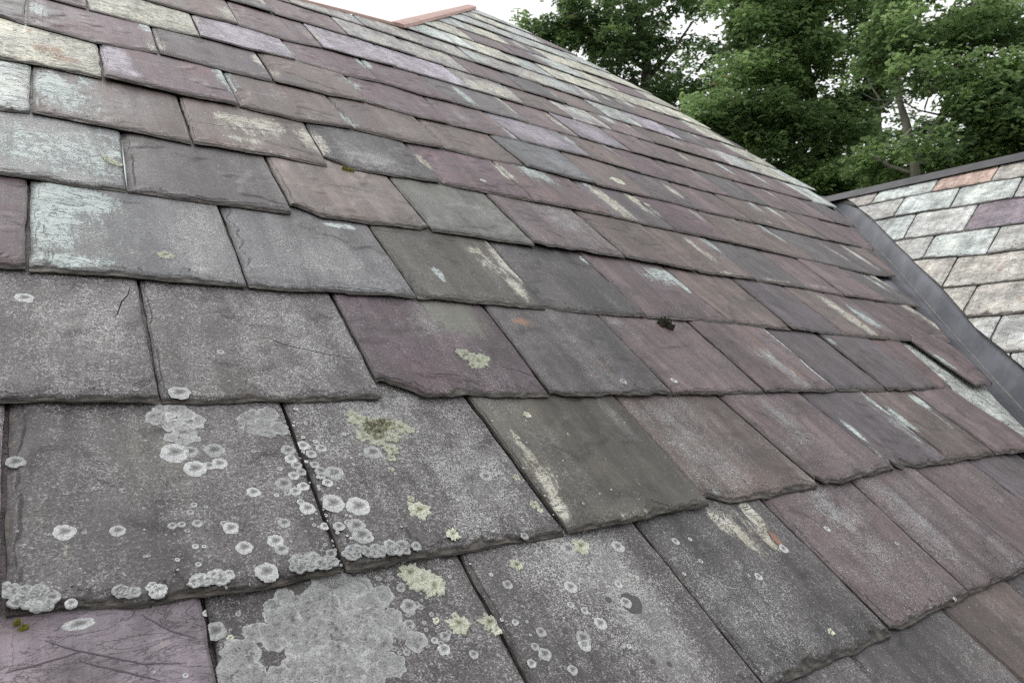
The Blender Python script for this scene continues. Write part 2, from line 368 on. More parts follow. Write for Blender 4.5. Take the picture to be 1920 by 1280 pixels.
def edge_fn(k):
    jit = rng.uniform(-.012, .012, 40); 
    if k in EDG:
        pts = sorted([tuple(eu(*p)) for p in EDG[k]]); us = [p[0] for p in pts]; vs = [p[1] for p in pts]
    else: us, vs = [], []
    sag = lambda u: np.interp(u, SAGU, SAGV) * max(0., min(1., (k - 2) / 4.)) * (1. if k < 12 else .6)
    b = V0 + k
    if us:
        lo_u, hi_u = us[0], us[-1]
        us = [lo_u - 3] + us + [hi_u + 1.5, hi_u + 12]; 
        vs = [b + sag(lo_u - 3)] + vs + [b + sag(hi_u + 1.5), b + sag(hi_u + 12)]
        return lambda u: float(np.interp(u / E, us, vs)) * E
    return lambda u: float(b + sag(u / E)) * E
# outline of the slope, exposure units
APEX = np.array([9.76, 18.4]); NOTCH = np.array([5.54, 12.69]); RL = np.array([3.49, 12.11])
HIP = [(9.76, 18.4), (10.98, 18.04), (12.5, 16.4), (13.58, 14.6), (14.28, 11.6), (14.52, 10.26), (14.87, 9.14)]
def valley_u(v):   # crease of the valley, v below 9.1
    return float(np.interp(v, [-3, -.5, 2.3, 3.88, 5.47, 7.77, 9.14], [6.1, 7.85, 9.87, 11.05, 12.33, 14.0, 14.87]))
def right_limit(v):
    if v > 9.14: return float(np.interp(v, [h[1] for h in HIP[::-1]], [h[0] for h in HIP[::-1]]))
    gap = float(np.interp(v, [0, 2.3, 5.5, 9.14], [.62, .62, .42, .10]))
    return valley_u(v) - gap
def ridge_v(u):    # left ridge, then the notch's hip line up to the apex
    if u < NOTCH[0]: return NOTCH[1] + (u - NOTCH[0]) * (NOTCH[1] - RL[1]) / (NOTCH[0] - RL[0])
    return NOTCH[1] + (u - NOTCH[0]) * (APEX[1] - NOTCH[1]) / (APEX[0] - NOTCH[0])
def ridge_u(v):
    return NOTCH[0] + (v - NOTCH[1]) * (APEX[0] - NOTCH[0]) / (APEX[1] - NOTCH[1])
def clip_main(u, v):
    U, V = u / E, v / E
    rl = right_limit(V)
    if U > rl: U = rl
    if V > 9.14 and V > 18.35: V = 18.35
    if U < NOTCH[0]:
        rv = ridge_v(U)
        if V > rv:
            V = rv
    elif V > NOTCH[1]:
        ru = ridge_u(V)
        if U < ru: U = ru
    return U * E, V * E

roof_loc = CAM - (M3 @ Vector(NN)) * HC
ROOF = empty("slate_roof", roof_loc, (PITCH, 0, 0),
             "broad weathered purple and grey slate slope with lichen spots and a short red ridge piece", "roof")
ROOF["kind"] = "thing"
SL = []
for k in range(-2, 18):
    J = JA if k % 2 else JB
    vbf = edge_fn(k)
    tr = [(eu(*b)[0], eu(*a)[0]) for a, b in JNT.get(k, [])]   # (u at bottom, u one course up)
    js = []
    for u in J:
        near = [q for q in tr if abs(q[0] - u) < .42]
        if near: q = near[0]; js.append((q[0], q[1]))
        else:
            uu = u + rng.uniform(-.07, .07); js.append((uu, uu + rng.uniform(-.02, .02)))
    for i in range(len(js) - 1):
        (a0, a1), (b0, b1) = js[i], js[i + 1]
        if a0 < -1.7 and k > 0: continue
        vm = V0 + k + .05
        if a0 > right_limit(max(vm, -3)) - .12: continue
        m = (a0 + b0) / 2
        if V0 + k > ridge_v(m) - .1 and m < NOTCH[0]: continue
        if V0 + k > 18.0: continue
        if V0 + k > NOTCH[1] and b0 < ridge_u(V0 + k) + .1: continue
        if m < NOTCH[0] and b0 < NOTCH[0] and V0 + k > ridge_v(m): continue
        dist = math.hypot(m - 1, (V0 + k) * 1.)
        fine = .006 if k <= 3 and m < 5.2 else .0085 if k <= 4 and m < 8 else (.011 if k <= 6 and m < 9 else .02)
        if k >= 10: fine = .032
        t = rng.uniform(.0050, .0072) if k > 1 else rng.uniform(.0066, .0080)
        r = rng.random()
        tn = 'purple' if r < .42 else 'brown' if r < .62 else 'deep' if r < .72 else 'dark' if r < .82 else 'grey'
        hipd = right_limit(V0 + k + .5) - m
        if k >= 8:
            p = max(.9 * math.exp(-max(0, hipd - .6) / 1.2) if V0 + k > 8.3 else .1, .92 if V0 + k > 12.3 else 0, .35 if k >= 9 and m > 6 else .15, (.95 if k == 11 and m < 7 else 0), (.55 if k == 10 and m > 4 else 0), .4 if k >= 9 and 5 < m < 9 else 0)
            if rng.random() < p: tn = 'cream' if rng.random() < .5 else 'pale'
            elif rng.random() < .02: tn = 'lilac'
        crust = float(np.clip(.78 - .085 * max(0, dist - 2.2), .12, .8) + rng.uniform(-.08, .08))
        col = np.array(TINT[tn]) * rng.uniform(.85, 1.15) * (1 + .02 * max(0, k - 4))
        solid = tn if tn in ('cream', 'pale') else None
        if solid and (V0 + k > 12.3 or hipd < 1.1): col = np.array(TINT[tn]) * rng.uniform(.9, 1.25)
        elif solid and rng.random() < .72:
            col = np.array((.32, .31, .305)) * rng.uniform(.75, 1.3); tn = 'bleached'
        elif tn in ('cream', 'pale', 'lilac'): col = np.array(TINT[tn]) * rng.uniform(.8, 1.1)
        evis = E; L = 2.05 * E
        s = Slate((a0 * E, a1 * E), (b0 * E, b1 * E), vbf, t, tuple(col), crust, fine, L, lift=abs(rng.normal(0, .0016)), zoff=float(np.clip(rng.normal(0, .0011), -.002, .0022)))
        s.k, s.i, s.tn = k, i, tn
        needs = (b0 > right_limit(V0 + k + 2.1) - .05) or (b0 > right_limit(V0 + k) - .05) or (V0 + k + 2.1 > ridge_v(a0) and V0 + k > 8)
        if needs: s.clip = clip_main
        # auto weathering streaks on the farther slates
        if k >= 3 and tn not in ('cream', 'pale', 'lilac'):
            for _q in range(2 if rng.random() < .3 else 1) if rng.random() < .80 else ():
                sx = b0 - rng.uniform(.05, .2) if rng.random() < .6 else rng.uniform(a0 + .1, b0 - .1)
                s.patches.append((sx * E, (V0 + k + rng.uniform(.35, .9)) * E, rng.uniform(.06, .22) * E, rng.uniform(.3, .7) * E, ('pale', 'cream', 'film')[int(rng.integers(0, 3))], rng.uniform(.5, 1.0)))
            if rng.random() < .16:
                s.patches.append((rng.uniform(a0 + .2, b0 - .2) * E, (V0 + k + rng.uniform(.2, .9)) * E, .12 * E, .35 * E, 'film', .8))
            if rng.random() < .4:
                s.patches.append((m * E, (V0 + k + .04) * E, .5 * E, .06 * E, 'cream', .5))
        if tn == 'bleached':
            s.patches.append(((m + rng.uniform(-.3, .3)) * E, (V0 + k + rng.uniform(.2, .8)) * E, .55 * E, .6 * E, solid, rng.uniform(.55, .85)))
            s.patches.append(((m + rng.uniform(-.5, .5)) * E, (V0 + k + rng.uniform(.2, .8)) * E, .3 * E, .5 * E, 'pale' if rng.random() < .6 else 'cream', rng.uniform(.5, .9)))
        SL.append(s)
def pick(x, y):
    u, v = uv_of(x, y)
    for s in SL:
        if s.contains(u, v): return s
    return None
NEARSET = [ # x, y, tint, crust, label
(150,950,'grey',.72,None),(700,900,'grey',.80,None),(1100,850,'olive',.35,"olive grey slate with a flaking cream left edge"),(1300,830,'brown',.58,None),(1450,830,'purple',.5,None),
(1600,810,'purple',.5,None),(1690,800,'dark',.3,"dark slate streaked with pale blue below the course above"),(1790,790,'purple',.25,None),(1880,780,'pale',.1,"pale blue green slate beside the valley"),
(200,1225,'smooth',.16,"smooth plum coloured slate with dark veins"),(640,1200,'grey',.85,"slate half covered by a pale grey lichen crust"),(1050,1150,'grey',.85,None),(1350,1080,'dgrey',.55,"dark grey slate with a cream and orange blaze at its top"),
(1550,1000,'purple',.62,None),(1720,960,'purple',.6,None),(1850,940,'purple',.5,None),(1500,1270,'grey',.6,None),(1730,1210,'grey',.55,None),(1890,1140,'brown',.4,None),
(130,630,'grey',.72,None),(450,640,'grey',.68,"grey slate with a thin crack running to its right edge"),(800,650,'deepd',.45,"deep purple slate with clipped lower corner and yellow lichen"),(1040,640,'grey',.48,"grey slate stained with rust"),(1250,660,'purple',.40,None),(1350,650,'purple',.35,None),
(1500,670,'red',.2,"reddish slate flaked with white"),(1590,680,'dark',.2,"dark slate with a pale blue stripe down its left side"),(1690,690,'dark',.15,None),(1745,680,'red',.15,None),
(25,420,'deep',.4,None),(250,440,'blueg',.5,"blue grey slate bared to pale stone at its top left"),(600,470,'blueg',.6,None),(850,480,'olive',.4,"olive slate with a cream streak down its right side"),(1050,520,'dgrey',.45,None),(1240,550,'purple',.35,"purple slate with a white scaled top corner"),(1400,570,'brown',.2,None),(1500,600,'dark',.15,None),
(100,290,'blueg',.55,"blue white scaling slate"),(380,310,'grey',.45,None),(650,350,'pink',.25,"pinkish brown slate with a clipped lower left corner"),(850,400,'greeng',.4,None),(1030,430,'purple',.5,None),(1150,450,'brown',.25,None),
(20,160,'pale',.3,None),(200,200,'brown',.3,"slate half bared to white stone on the left"),(460,240,'brown',.3,"brown slate with cream scaling and a lengthwise split"),(700,290,'dgrey',.5,"dark grey slate with a clipped lower left corner"),(860,320,'deep',.15,None),(1000,340,'red',.2,None),
(90,100,'cream',.12,"cream slate with orange brown flaking"),(310,140,'deep',.2,"dark purple slate lilac at its left end"),(540,200,'brown',.35,None),(720,240,'brown',.3,None),(870,270,'brown',.3,None),(1000,300,'blueg',.1,"blue white slate between brown slates"),(1100,330,'brown',.15,None),
(20,20,'dark',.3,None),(160,60,'deep',.2,None),(380,100,'dark',.2,None),(560,150,'brown',.3,None),(720,190,'deep',.2,None),(830,220,'deep',.2,None),(1000,255,'lilac',.1,"pale lilac slate"),
(450,70,'lilac',.05,"bright lilac white slate with purple streaks"),(620,115,'deep',.2,None),(770,165,'deep',.2,None),(800,130,'lilac',.05,"pale lilac slate near the ridge"),(1180,215,'lilac',.05,None)]
for x, y, tn, cr, lab in NEARSET:
    s = pick(x, y)
    if s is None: print("no slate at", x, y); continue
    s.tint = tuple(np.array(TINT[tn]) * rng.uniform(.95, 1.05)); s.crust = cr; s.label = lab; s.tn = tn; s.patches = []
PATCH = [
(150,430,.55,.6,'pale',.42),(350,420,.5,.6,'pale',.25),(120,372,.34,.22,'pale',1.1),(90,420,.2,.45,'pale',.85),(110,495,.32,.10,'pale',.8),(380,470,.2,.5,'film',.8),(640,424,.16,.05,'pale',1),(620,490,.3,.4,'film',.8),(200,440,.5,.5,'film',.55),
(930,500,.26,.5,'cream',.48),(945,490,.09,.42,'cream',1.1),(965,540,.09,.25,'cream',.8),(820,515,.05,.14,'pale',.8),(890,470,.12,.10,'cream',.7),
(850,590,.3,.35,'olive',.9),(800,600,.2,.3,'film',.55),(975,602,.14,.07,'rust',.8),(1130,690,.05,.2,'rust',.6),(1250,603,.14,.07,'film',1),(1150,600,.1,.08,'film',.9),
(1460,680,.22,.5,'pale',.45),(1430,670,.2,.5,'cream',.4),(1470,645,.055,.30,'pale',1.1),(1530,700,.05,.28,'pale',1.1),(1420,640,.05,.3,'rust',.7),(1490,700,.07,.25,'rust',.7),(1450,680,.10,.22,'film',1.2),(1500,720,.12,.10,'film',1.1),(1560,640,.08,.1,'pale',.7),
(1680,790,.30,.45,'pale',.45),(1600,790,.2,.4,'cream',.35),(1645,755,.10,.20,'pale',1.05),(1690,785,.08,.25,'pale',.7),(1725,752,.11,.14,'pale',1.05),(1770,790,.07,.25,'pale',.6),(1600,808,.05,.20,'pale',.9),(1640,850,.06,.25,'cream',.5),(1290,900,.05,.3,'cream',.35),
(1010,900,.14,.5,'cream',.45),(1150,850,.6,.4,'cream',.18),(985,850,.04,.22,'cream',.7),(1020,910,.05,.25,'cream',.75),(1045,960,.06,.15,'cream',.75),(1200,970,.5,.05,'cream',.5),
(1385,985,.22,.35,'cream',.45),(1350,975,.06,.12,'cream',1),(1390,1000,.05,.20,'cream',.9),(1415,965,.08,.14,'cream',1),(1440,1010,.045,.14,'cream',.9),(1455,1008,.035,.09,'rust',.95),(1410,965,.04,.08,'rust',.5),
(1235,515,.42,.32,'pale',.55),(1240,512,.26,.14,'pale',1.1),(1275,530,.08,.2,'pale',.9),(1097,485,.06,.10,'pale',.9),(1340,925,.05,.05,'pale',.5),
(215,288,.07,.08,'pale',1.1),(100,280,.7,.6,'pale',.62),(80,260,.5,.35,'film',1.1),(60,320,.5,.3,'film',1.1),(200,260,.2,.2,'pale',.45),(225,300,.1,.1,'cream',.5),
(120,180,.35,.6,'pale',.62),(95,160,.17,.38,'pale',1.),(230,200,.5,.5,'film',.8),(120,190,.2,.3,'film',1.1),(150,150,.2,.3,'pale',.55),(460,245,.55,.55,'cream',.5),(440,225,.22,.18,'cream',.9),(500,235,.22,.25,'cream',.8),(455,265,.25,.10,'cream',.7),(480,285,.5,.06,'cream',.5),
(90,95,.18,.15,'rust',.9),(65,60,.12,.1,'rust',.6),(120,115,.15,.12,'rust',.9),(215,115,.16,.45,'lilac',1.),(240,140,.15,.2,'lilac',.7),
(272,50,.09,.22,'pale',1),(70,20,.12,.3,'pale',.8),(60,10,.3,.6,'film',.6),(350,35,.06,.3,'pale',1),(485,115,.06,.35,'cream',.9),(510,140,.10,.2,'cream',.7),(345,15,.1,.2,'pale',.5),
(1000,320,.4,.5,'pale',.65),(1100,345,.12,.12,'pale',.7),(870,180,.10,.5,'pale',1.),(860,160,.2,.5,'pale',.6),(410,395,.1,.1,'pale',.2),
(1100,340,.1,.15,'film',.8),(1290,830,.2,.5,'film',.6),(1560,950,.15,.5,'film',.6),(1200,1150,.2,.6,'film',1.),(1100,1060,.3,.3,'film',.7),(1700,950,.1,.5,'film',.7),(1470,790,.12,.4,'film',.6),(1390,1150,.3,.4,'film',.55),
(700,780,.4,.4,'film',.6),(900,900,.4,.4,'film',.6),(150,620,.25,.6,'film',.55),(600,650,.3,.5,'film',.5),(300,850,.3,.5,'olive',.5),(430,200,.1,.1,'cream',.3),(380,420,.05,.3,'film',.6),
(700,300,.4,.3,'film',.6),(830,370,.2,.3,'olive',.7),(900,400,.3,.3,'film',.5),(1050,410,.3,.4,'film',.7),(1160,790,.08,.3,'film',.7)]
for x, y, ru, rv, kd, st in PATCH:
    s = pick(x, y); u, v = uv_of(x, y)
    if s: s.patches.append((u, v, ru * E, rv * E, kd, st))
def chip(x, y, *c):
    s = pick(x, y)
    if s: s.chips = tuple(c)
chip(800, 650, (.0, .055, .030), (.5, .03, .004)); chip(650, 350, (0., .045, .028), (1., .02, .012)); chip(700, 290, (0., .05, .032)); chip(540, 470)
chip(1040, 640, (0., .02, .006)); chip(1050, 520, (0, .018, .008)); chip(1030, 430, (0., .03, .012), (.5, .03, .006)); chip(1300, 830, (.0, .04, .016))
chip(1450, 830, (.02, .01, .016), (.12, .02, .004)); chip(1690, 800, (.08, .012, .02), (.3, .02, .008)); chip(250, 440, (.0, .02, -.004)); chip(460, 240, (1., .1, -.010)); chip(1550, 1000, (0, .02, .006))

for s in SL:
    if s.tn in ('cream', 'pale') and s.k >= 5: s.patches.append((s.mid() + rng.uniform(-.06, .06), s.vb(s.mid()) + rng.uniform(0, .2), .1, .06, 'rust', .35))
    if s.tn == 'lilac' and s.k < 9 and s.mid() > 4 * E: s.tint = tuple(np.array(s.tint) * .55)
    if s.tn in ('lilac',): s.patches.append((s.mid(), s.vb(s.mid()) + .1, .12, .15, 'lilac', .6))
# bleached runs that cross a joint: the same patch on both neighbours
byrow = {}
for q in SL: byrow.setdefault(q.k, []).append(q)
for kk, row in byrow.items():
    if kk < 2: continue
    row.sort(key=lambda q: q.uL[0])
    for qa, qb in zip(row[:-1], row[1:]):
        if rng.random() < (.16 if kk < 4 else .30) and qa.tn not in ('deepd',):
            ju = qa.uR[0] + rng.uniform(-.02, .02) * E; jv = (V0 + kk + rng.uniform(.25, .9)) * E
            pt = (ju, jv, rng.uniform(.07, .17) * E, rng.uniform(.25, .55) * E, 'pale' if rng.random() < .6 else 'cream', rng.uniform(.5, .95))
            qa.patches.append(pt); qb.patches.append(pt)
s = pick(1800, 700)
if s:
    for q in SL:
        if q.k == s.k and abs(q.uR[0] - s.uL[0]) < .02: q.uR = (eu(1785, 729)[0] * E, eu(1700, 645)[0] * E)
    s.uL = (eu(1823, 730)[0] * E, eu(1712, 643)[0] * E); s.lift = .011; s.label = "lifted slate beside the valley with a dark shadow under it"
# rank by the size each shows at: the 100 largest are parts, the rest one part
def shown(s):
    tot = 0.
    for a in (.05, .3, .5, .7, .95):
        for b in (.05, .3, .5, .7, .95):
            vb = s.vb(s.mid()); v = vb + b * E; u = s.left(v, vb) * (1 - a) + s.right(v, vb) * a
            X = u * D1 + v * D2 - HC * NN
            if X[2] <= .05: continue
            x, y = X[0] / X[2] * F + 960, X[1] / X[2] * F + 640
            if 0 <= x <= 1920 and 0 <= y <= 1280: tot += 1 / X[2] ** 3
    return tot
SL.sort(key=shown, reverse=True)
vis = [s for s in SL if shown(s) > 0]
PARTS = SL[:99]
for s in PARTS:
    o = s.build("slate", ROOF)
    if s.label: o['label'] = s.label
rest = link_slates("slate", [s.build("slate", None, False) for s in SL[99:]], ROOF)
rest['kind'] = "stuff"
print("slates", len(SL), len(vis))

# ------------------------------------------------------------------ lichens on the main slope
def rosette(s, u, v, ru, rv, mat, name, lob=.12, h=.0008, nseg=30, seed=0, freq=3., jag=.05, bumps=.5, hole=False):
    rings = [0, .18, .36, .5, .62, .74, .85, .94, 1.0] if ru > .004 else [0, .35, .6, .8, 1.]
    if ru < .004: nseg = 16
    V = []; R = []
    vb0 = s.vb(u)
    for q in rings:
        for a in range(nseg if q > 0 else 1):
            th = a / nseg * 2 * math.pi
            cx, cy = math.cos(th), math.sin(th)
            rad = 1 + lob * n3(cx * freq + seed, cy * freq, seed * 1.7) * 2 + jag * math.sin(a * 2.6 + seed * 3) * (1 if a % 2 else -1) + jag * n3(cx * 9 + seed, cy * 9) * 2
            rad = 1 + (rad - 1) * q
            x = u + cx * ru * q * rad; y = v + cy * rv * q * rad
            vb = s.vb(x); over = 0
            if y < vb + .001: over = vb + .001 - y; y = vb - .0004 - .0006 * abs(n3(x * 300, over * 300, seed))
            l, r_u = s.left(y, vb), s.right(y, vb)
            x = min(max(x, l), r_u)
            hh = h * (1 + bumps * n3(x * 260 + seed, y * 260, over * 260) * 2) if q < .99 else .00005
            if .3 < q < .99: hh *= 1.2
            z = s.ztop(x, max(y, vb)) + (0 if over else 0) + hh - min(over * 1.1, s.t * 1.25)
            if over: y -= hh
            V.append((x, y, z)); R.append(q)
    Fc = [(0, 1 + a, 1 + (a + 1) % nseg) for a in range(nseg)]
    for i in range(len(rings) - 2):
        b0 = 1 + i * nseg; b1 = b0 + nseg
        for a in range(nseg): Fc.append((b0 + a, b1 + a, b1 + (a + 1) % nseg, b0 + (a + 1) % nseg))
    V = np.array(V)
    return V, Fc, R
def px_rad(x, y, r): return abs(uv_of(x + r, y)[0] - uv_of(x - r, y)[0]) / 2
def put_lichen(x, y, r, kind='grey', ry=None, merge=None, h=None):
    s = pick(x, y)
    if s is None or s.obj is None: return
    u, v = uv_of(x, y)
    # size of a picture radius on the slope
    ru = r / F * float((u * D1 + v * D2 - HC * NN)[2]) * 1.05
    rv = ru * (ry or 1)
    sd = (x * 7.13 + y * 3.7) % 97
    if kind == 'grey': a = dict(mat=GREY_L, name='grey_lichen', lob=.085, h=.0002, jag=.035, nseg=48, freq=1.9)
    elif kind == 'crust': a = dict(mat=CRUST_L, name='lichen_crust', lob=.14, h=.0002 + .0005 * ((x * 7.7 + y * 3.3) % 1), jag=.03, bumps=.25, nseg=40, freq=2.4)
    elif kind == 'leaf': a = dict(mat=LEAF_L, name='yellow_lichen', lob=.20, h=.0006, jag=.11, bumps=.8, nseg=64, freq=3.2)
    elif kind == 'core': a = dict(mat=LEAFC, name='lichen_core', lob=.25, h=.0018, jag=.08, bumps=1.3, nseg=40)
    elif kind == 'moss': a = dict(mat=MOSS, name='moss_tuft', lob=.3, h=.003, jag=.1, bumps=1.)
    else: a = dict(mat=BLACK_L, name='dark_tuft', lob=.3, h=.005, jag=.2, bumps=1.5, nseg=36)
    if h: a['h'] = h
    mat, name = a.pop('mat'), a.pop('name')
    V, Fc, R = rosette(s, u, v, ru, rv, None, None, seed=sd, **a)
    if merge is not None: merge.append((s, V, Fc, R, mat)); return
    loc = V[0].copy(); V = V - loc
    mobj(name, V, Fc, mat, s.obj, tuple(loc - s.org), True, dict(rr=('FLOAT', R)))
G1 = [(670,82,36),(590,160,40),(720,175,45),(690,235,46),(655,300,48),(712,295,28),(730,362,40),(785,350,20),(822,342,28),(802,290,36),(58,332,30),(240,605,36),(440,600,26),(948,452,24),(950,292,9),(645,580,16),(680,575,14),(738,572,18),(725,500,12),(712,528,13),(770,508,8),(700,600,10),(863,590,28),(835,572,12),(1063,420,30),(1035,463,9),(912,665,30),(1030,640,30),(1052,672,25),(1063,570,22),(730,660,12),(762,660,8),(740,730,11),(662,712,9),(315,605,8),
(1080,290,26),(1090,325,22),(1110,350,20),(1128,375,18),(1100,390,20),(1135,430,22),(1105,450,20),(1075,455,12),(1150,515,28),(1125,490,14),(1048,360,10),
(1135,275,24),(1165,308,20),(1203,285,20),(1180,258,9),(1178,350,18),(1200,375,22),(1225,420,20),(1250,382,34),(1245,500,42),(1340,512,44),(1215,585,18),(1265,590,22),(1330,588,34),(1350,625,38),(1300,575,16),(1375,635,18),(1300,262,9),(1397,300,34),(1630,367,9),(1600,395,7),(1820,390,24),(1110,130,9),(1168,125,7),(1455,660,24),(1505,655,9),(1640,683,12),
(995,760,42),(265,878,20),(810,958,38),(695,1135,10),(775,895,14),(1535,870,32),(1505,800,16),(1535,940,22),(1670,985,20),(1665,1035,24),(1630,1000,14),(1775,1055,18),(1525,1045,14),(1905,790,20),(1880,925,8)]
for x, y, r in G1: put_lichen(x / 2, 700 + y / 2, r / 2)
G2 = [(215,655,30),(400,645,26),(105,660,14),(220,802,26),(270,893,16),(218,870,14),(398,792,16),(328,942,26),(425,862,24),(105,975,20),(262,1000,30),(265,1025,26),(118,1060,26),(82,1030,16),(68,1095,18),(220,1122,20),(432,1030,10),(10,935,14),(525,1000,8),
(615,626,16),(670,618,9),(708,703,10),(645,752,8),(923,763,16),(887,758,6),(1020,655,20),(1183,580,13),(1442,637,9),(1655,853,10),(40,620,16)]
for x, y, r in G2: put_lichen(960 + x / 2, 700 + y / 2, r / 2)
for x, y, r in [(90,477,30),(35,535,10),(827,683,13),(505,842,10),(683,550,5)]: put_lichen(x / 2, 320 + y / 2, r / 2)
for x, y, r in [(932,800,15),(1122,795,14),(410,42,12)]: put_lichen(700 + x / 2, 320 + y / 2, r / 2)
# crusts: built of many joined rosettes, one object per slate
def crust_group(lst, name, kind='crust', h=None, label=None):
    mg = []
    for c in lst: put_lichen(c[0], c[1], c[2], kind, None, mg, h=h * (.7 + .6 * ((c[0] * 3.1 + c[1]) % 1)) if h else None)
    by = {}
    for s, V, Fc, R, mat in mg: by.setdefault(id(s), [s, [], [], [], mat, 0]); 
    for s, V, Fc, R, mat in mg:
        b = by[id(s)]; b[1].append(V); b[2] += [tuple(i + b[5] for i in f) for f in Fc]; b[3] += list(R); b[5] += len(V)
    for s, Vs, Fs, Rs, mat, _ in by.values():
        if not Vs: continue
        V = np.concatenate(Vs); loc = V[0].copy()
        o = mobj(name, V - loc, Fs, mat, s.obj, tuple(loc - s.org), True, dict(rr=('FLOAT', Rs)))
        if label: o['label'] = label
        if name == 'lichen_specks': o['kind'] = 'stuff'
CR = [(1250,800,90),(1300,860,110),(1200,870,90),(1130,900,80),(1070,830,40),(1030,870,38),(1060,920,50),(1045,985,60),(960,965,45),(1180,1000,110),(1290,1000,120),(1380,930,70),(1430,835,42),(1390,860,60),(1420,1000,60),(1470,910,40),(1500,960,34),(1560,1000,42),(1380,1080,90),(1260,1110,130),(1130,1120,80),(1050,1140,50),(905,1050,70),(900,1120,90),(950,1150,60),(1470,1090,50),(1330,1170,100),(1350,790,50),(1160,960,60)]
lst = [(x / 2, 700 + y / 2, r / 2) for x, y, r in CR]
rr_ = random.Random(3)
fill = []
for x, y, r in lst:
    for q in range(int(r / 12)):
        a = rr_.uniform(0, 6.28); d = r * rr_.uniform(.2, .95); fill.append((x + math.cos(a) * d, y + math.sin(a) * d * .8, rr_.uniform(7, 20)))
crust_group([l for l in lst] + fill, 'lichen_crust', label="spreading pale grey lichen crust")
crust_group([(x / 2, 700 + y / 2, r / 2) for x, y, r in [(925,170,34),(945,200,34),(990,195,50),(1005,150,40),(1045,205,38),(1010,225,24),(950,150,28)]], 'lichen_crust')
crust_group([(x / 2, 700 + y / 2, r / 2) for x, y, r in [(620,140,44),(660,130,40),(590,165,40),(700,150,34),(745,170,24),(650,190,36),(690,215,40),(640,240,24),(735,245,16)]], 'lichen_crust')
# lumpy crusts on the broken lower edge
ed = []
def along(x0, y0, x1, y1, n_, r0, r1, jy):
    for q in range(n_):
        t_ = rr_.random(); ed.append((x0 + (x1 - x0) * t_, y0 + (y1 - y0) * t_ + rr_.uniform(-jy, jy), rr_.uniform(r0, r1)))
for a_ in [(545, 1068, 630, 1052, 30, 6, 14, 10), (640, 1050, 780, 1034, 38, 5, 12, 8), (358, 1098, 430, 1088, 26, 7, 13, 8), (210, 1118, 260, 1112, 14, 6, 12, 8), (262, 1116, 305, 1112, 12, 6, 12, 8), (5, 1125, 100, 1130, 44, 7, 15, 18)]:
    ed = []; along(*a_); crust_group(ed, 'lichen_crust', 'grey', .0009)
spk = []
for q in range(80):
    t_ = rr_.random(); spk.append((545 + 95 * t_ + rr_.gauss(0, 26), 790 + 270 * t_ + rr_.gauss(0, 22), rr_.uniform(1.5, 4)))
for q in range(90): spk.append((rr_.uniform(20, 1180), rr_.uniform(770, 1110), rr_.uniform(1.5, 3.2)))
for q in range(110): spk.append((rr_.gauss(720, 110), rr_.gauss(1150, 60), rr_.uniform(2, 6)))
crust_group(spk, 'lichen_specks', 'grey', .0002)
LF = [(1380,190,40),(1440,200,46),(1340,170,34),(1500,200,34),(1410,245,36),(1360,235,30),(1470,240,30),(1535,212,20),(1320,145,16),(1465,290,30),(1465,325,18),(1465,368,12)]
crust_group([(x / 2, 700 + y / 2, r / 2) for x, y, r in LF], 'yellow_lichen', 'leaf', .0010, "large yellow green leafy lichen with a dark puckered centre")
for x, y, r in [(1568,525,44),(1690,618,26),(1535,478,14),(1720,940,42),(1835,935,36),(1860,965,20),(1637,925,14),(865,985,15)]: put_lichen(x / 2, 700 + y / 2, r / 2, 'leaf')
crust_group([(x / 2, 700 + y / 2, r / 2) for x, y, r in [(1540,745,44),(1585,765,50),(1630,790,46),(1560,770,40)]], 'yellow_lichen', 'leaf', .0008, "pale green rosette lichen")
LEAFC = lichen_material("lichen_core", (.40, .40, .28), (.22, .21, .15), (.13, .125, .09), (.05, .05, .035), .5, .8)
for x, y, r in [(1390,200,34),(1440,195,40),(1420,225,26)]: put_lichen(x / 2, 700 + y / 2, r / 2, 'core')
put_lichen(295 / 2, 700 + 937 / 2, 25, 'grey', .5)
for x, y, r in [(260,645,34),(20,715,26),(57,157,15),(12,245,14),(80,500,20),(100,520,12),(15,395,15),(130,410,8),(165,530,8),(1190,975,14)]: put_lichen(960 + x / 2, 700 + y / 2, r / 2, 'leaf')
crust_group([(x / 2, 320 + y / 2, r / 2) for x, y, r in [(1745,700,34),(1790,720,40),(1725,690,20),(1815,710,20),(1770,740,20)]], 'yellow_lichen', 'leaf', .0010)
put_lichen(617 / 2, 320 + 330 / 2, 13, 'leaf')
for x, y, r in [(1159,341,15),(1190,372,12),(1213,384,6)]: put_lichen(x, y, r, 'leaf', .9)
crust_group([(200, 300, 8), (212, 308, 9), (222, 312, 7)], 'yellow_lichen', 'leaf', .002)
put_lichen(1247, 609, 11, 'black'); put_lichen(1240, 606, 7, 'black')
put_lichen(652, 319, 10, 'moss', .5); put_lichen(45, 1176, 8, 'moss', .6); put_lichen(32, 1168, 6, 'moss', .6)
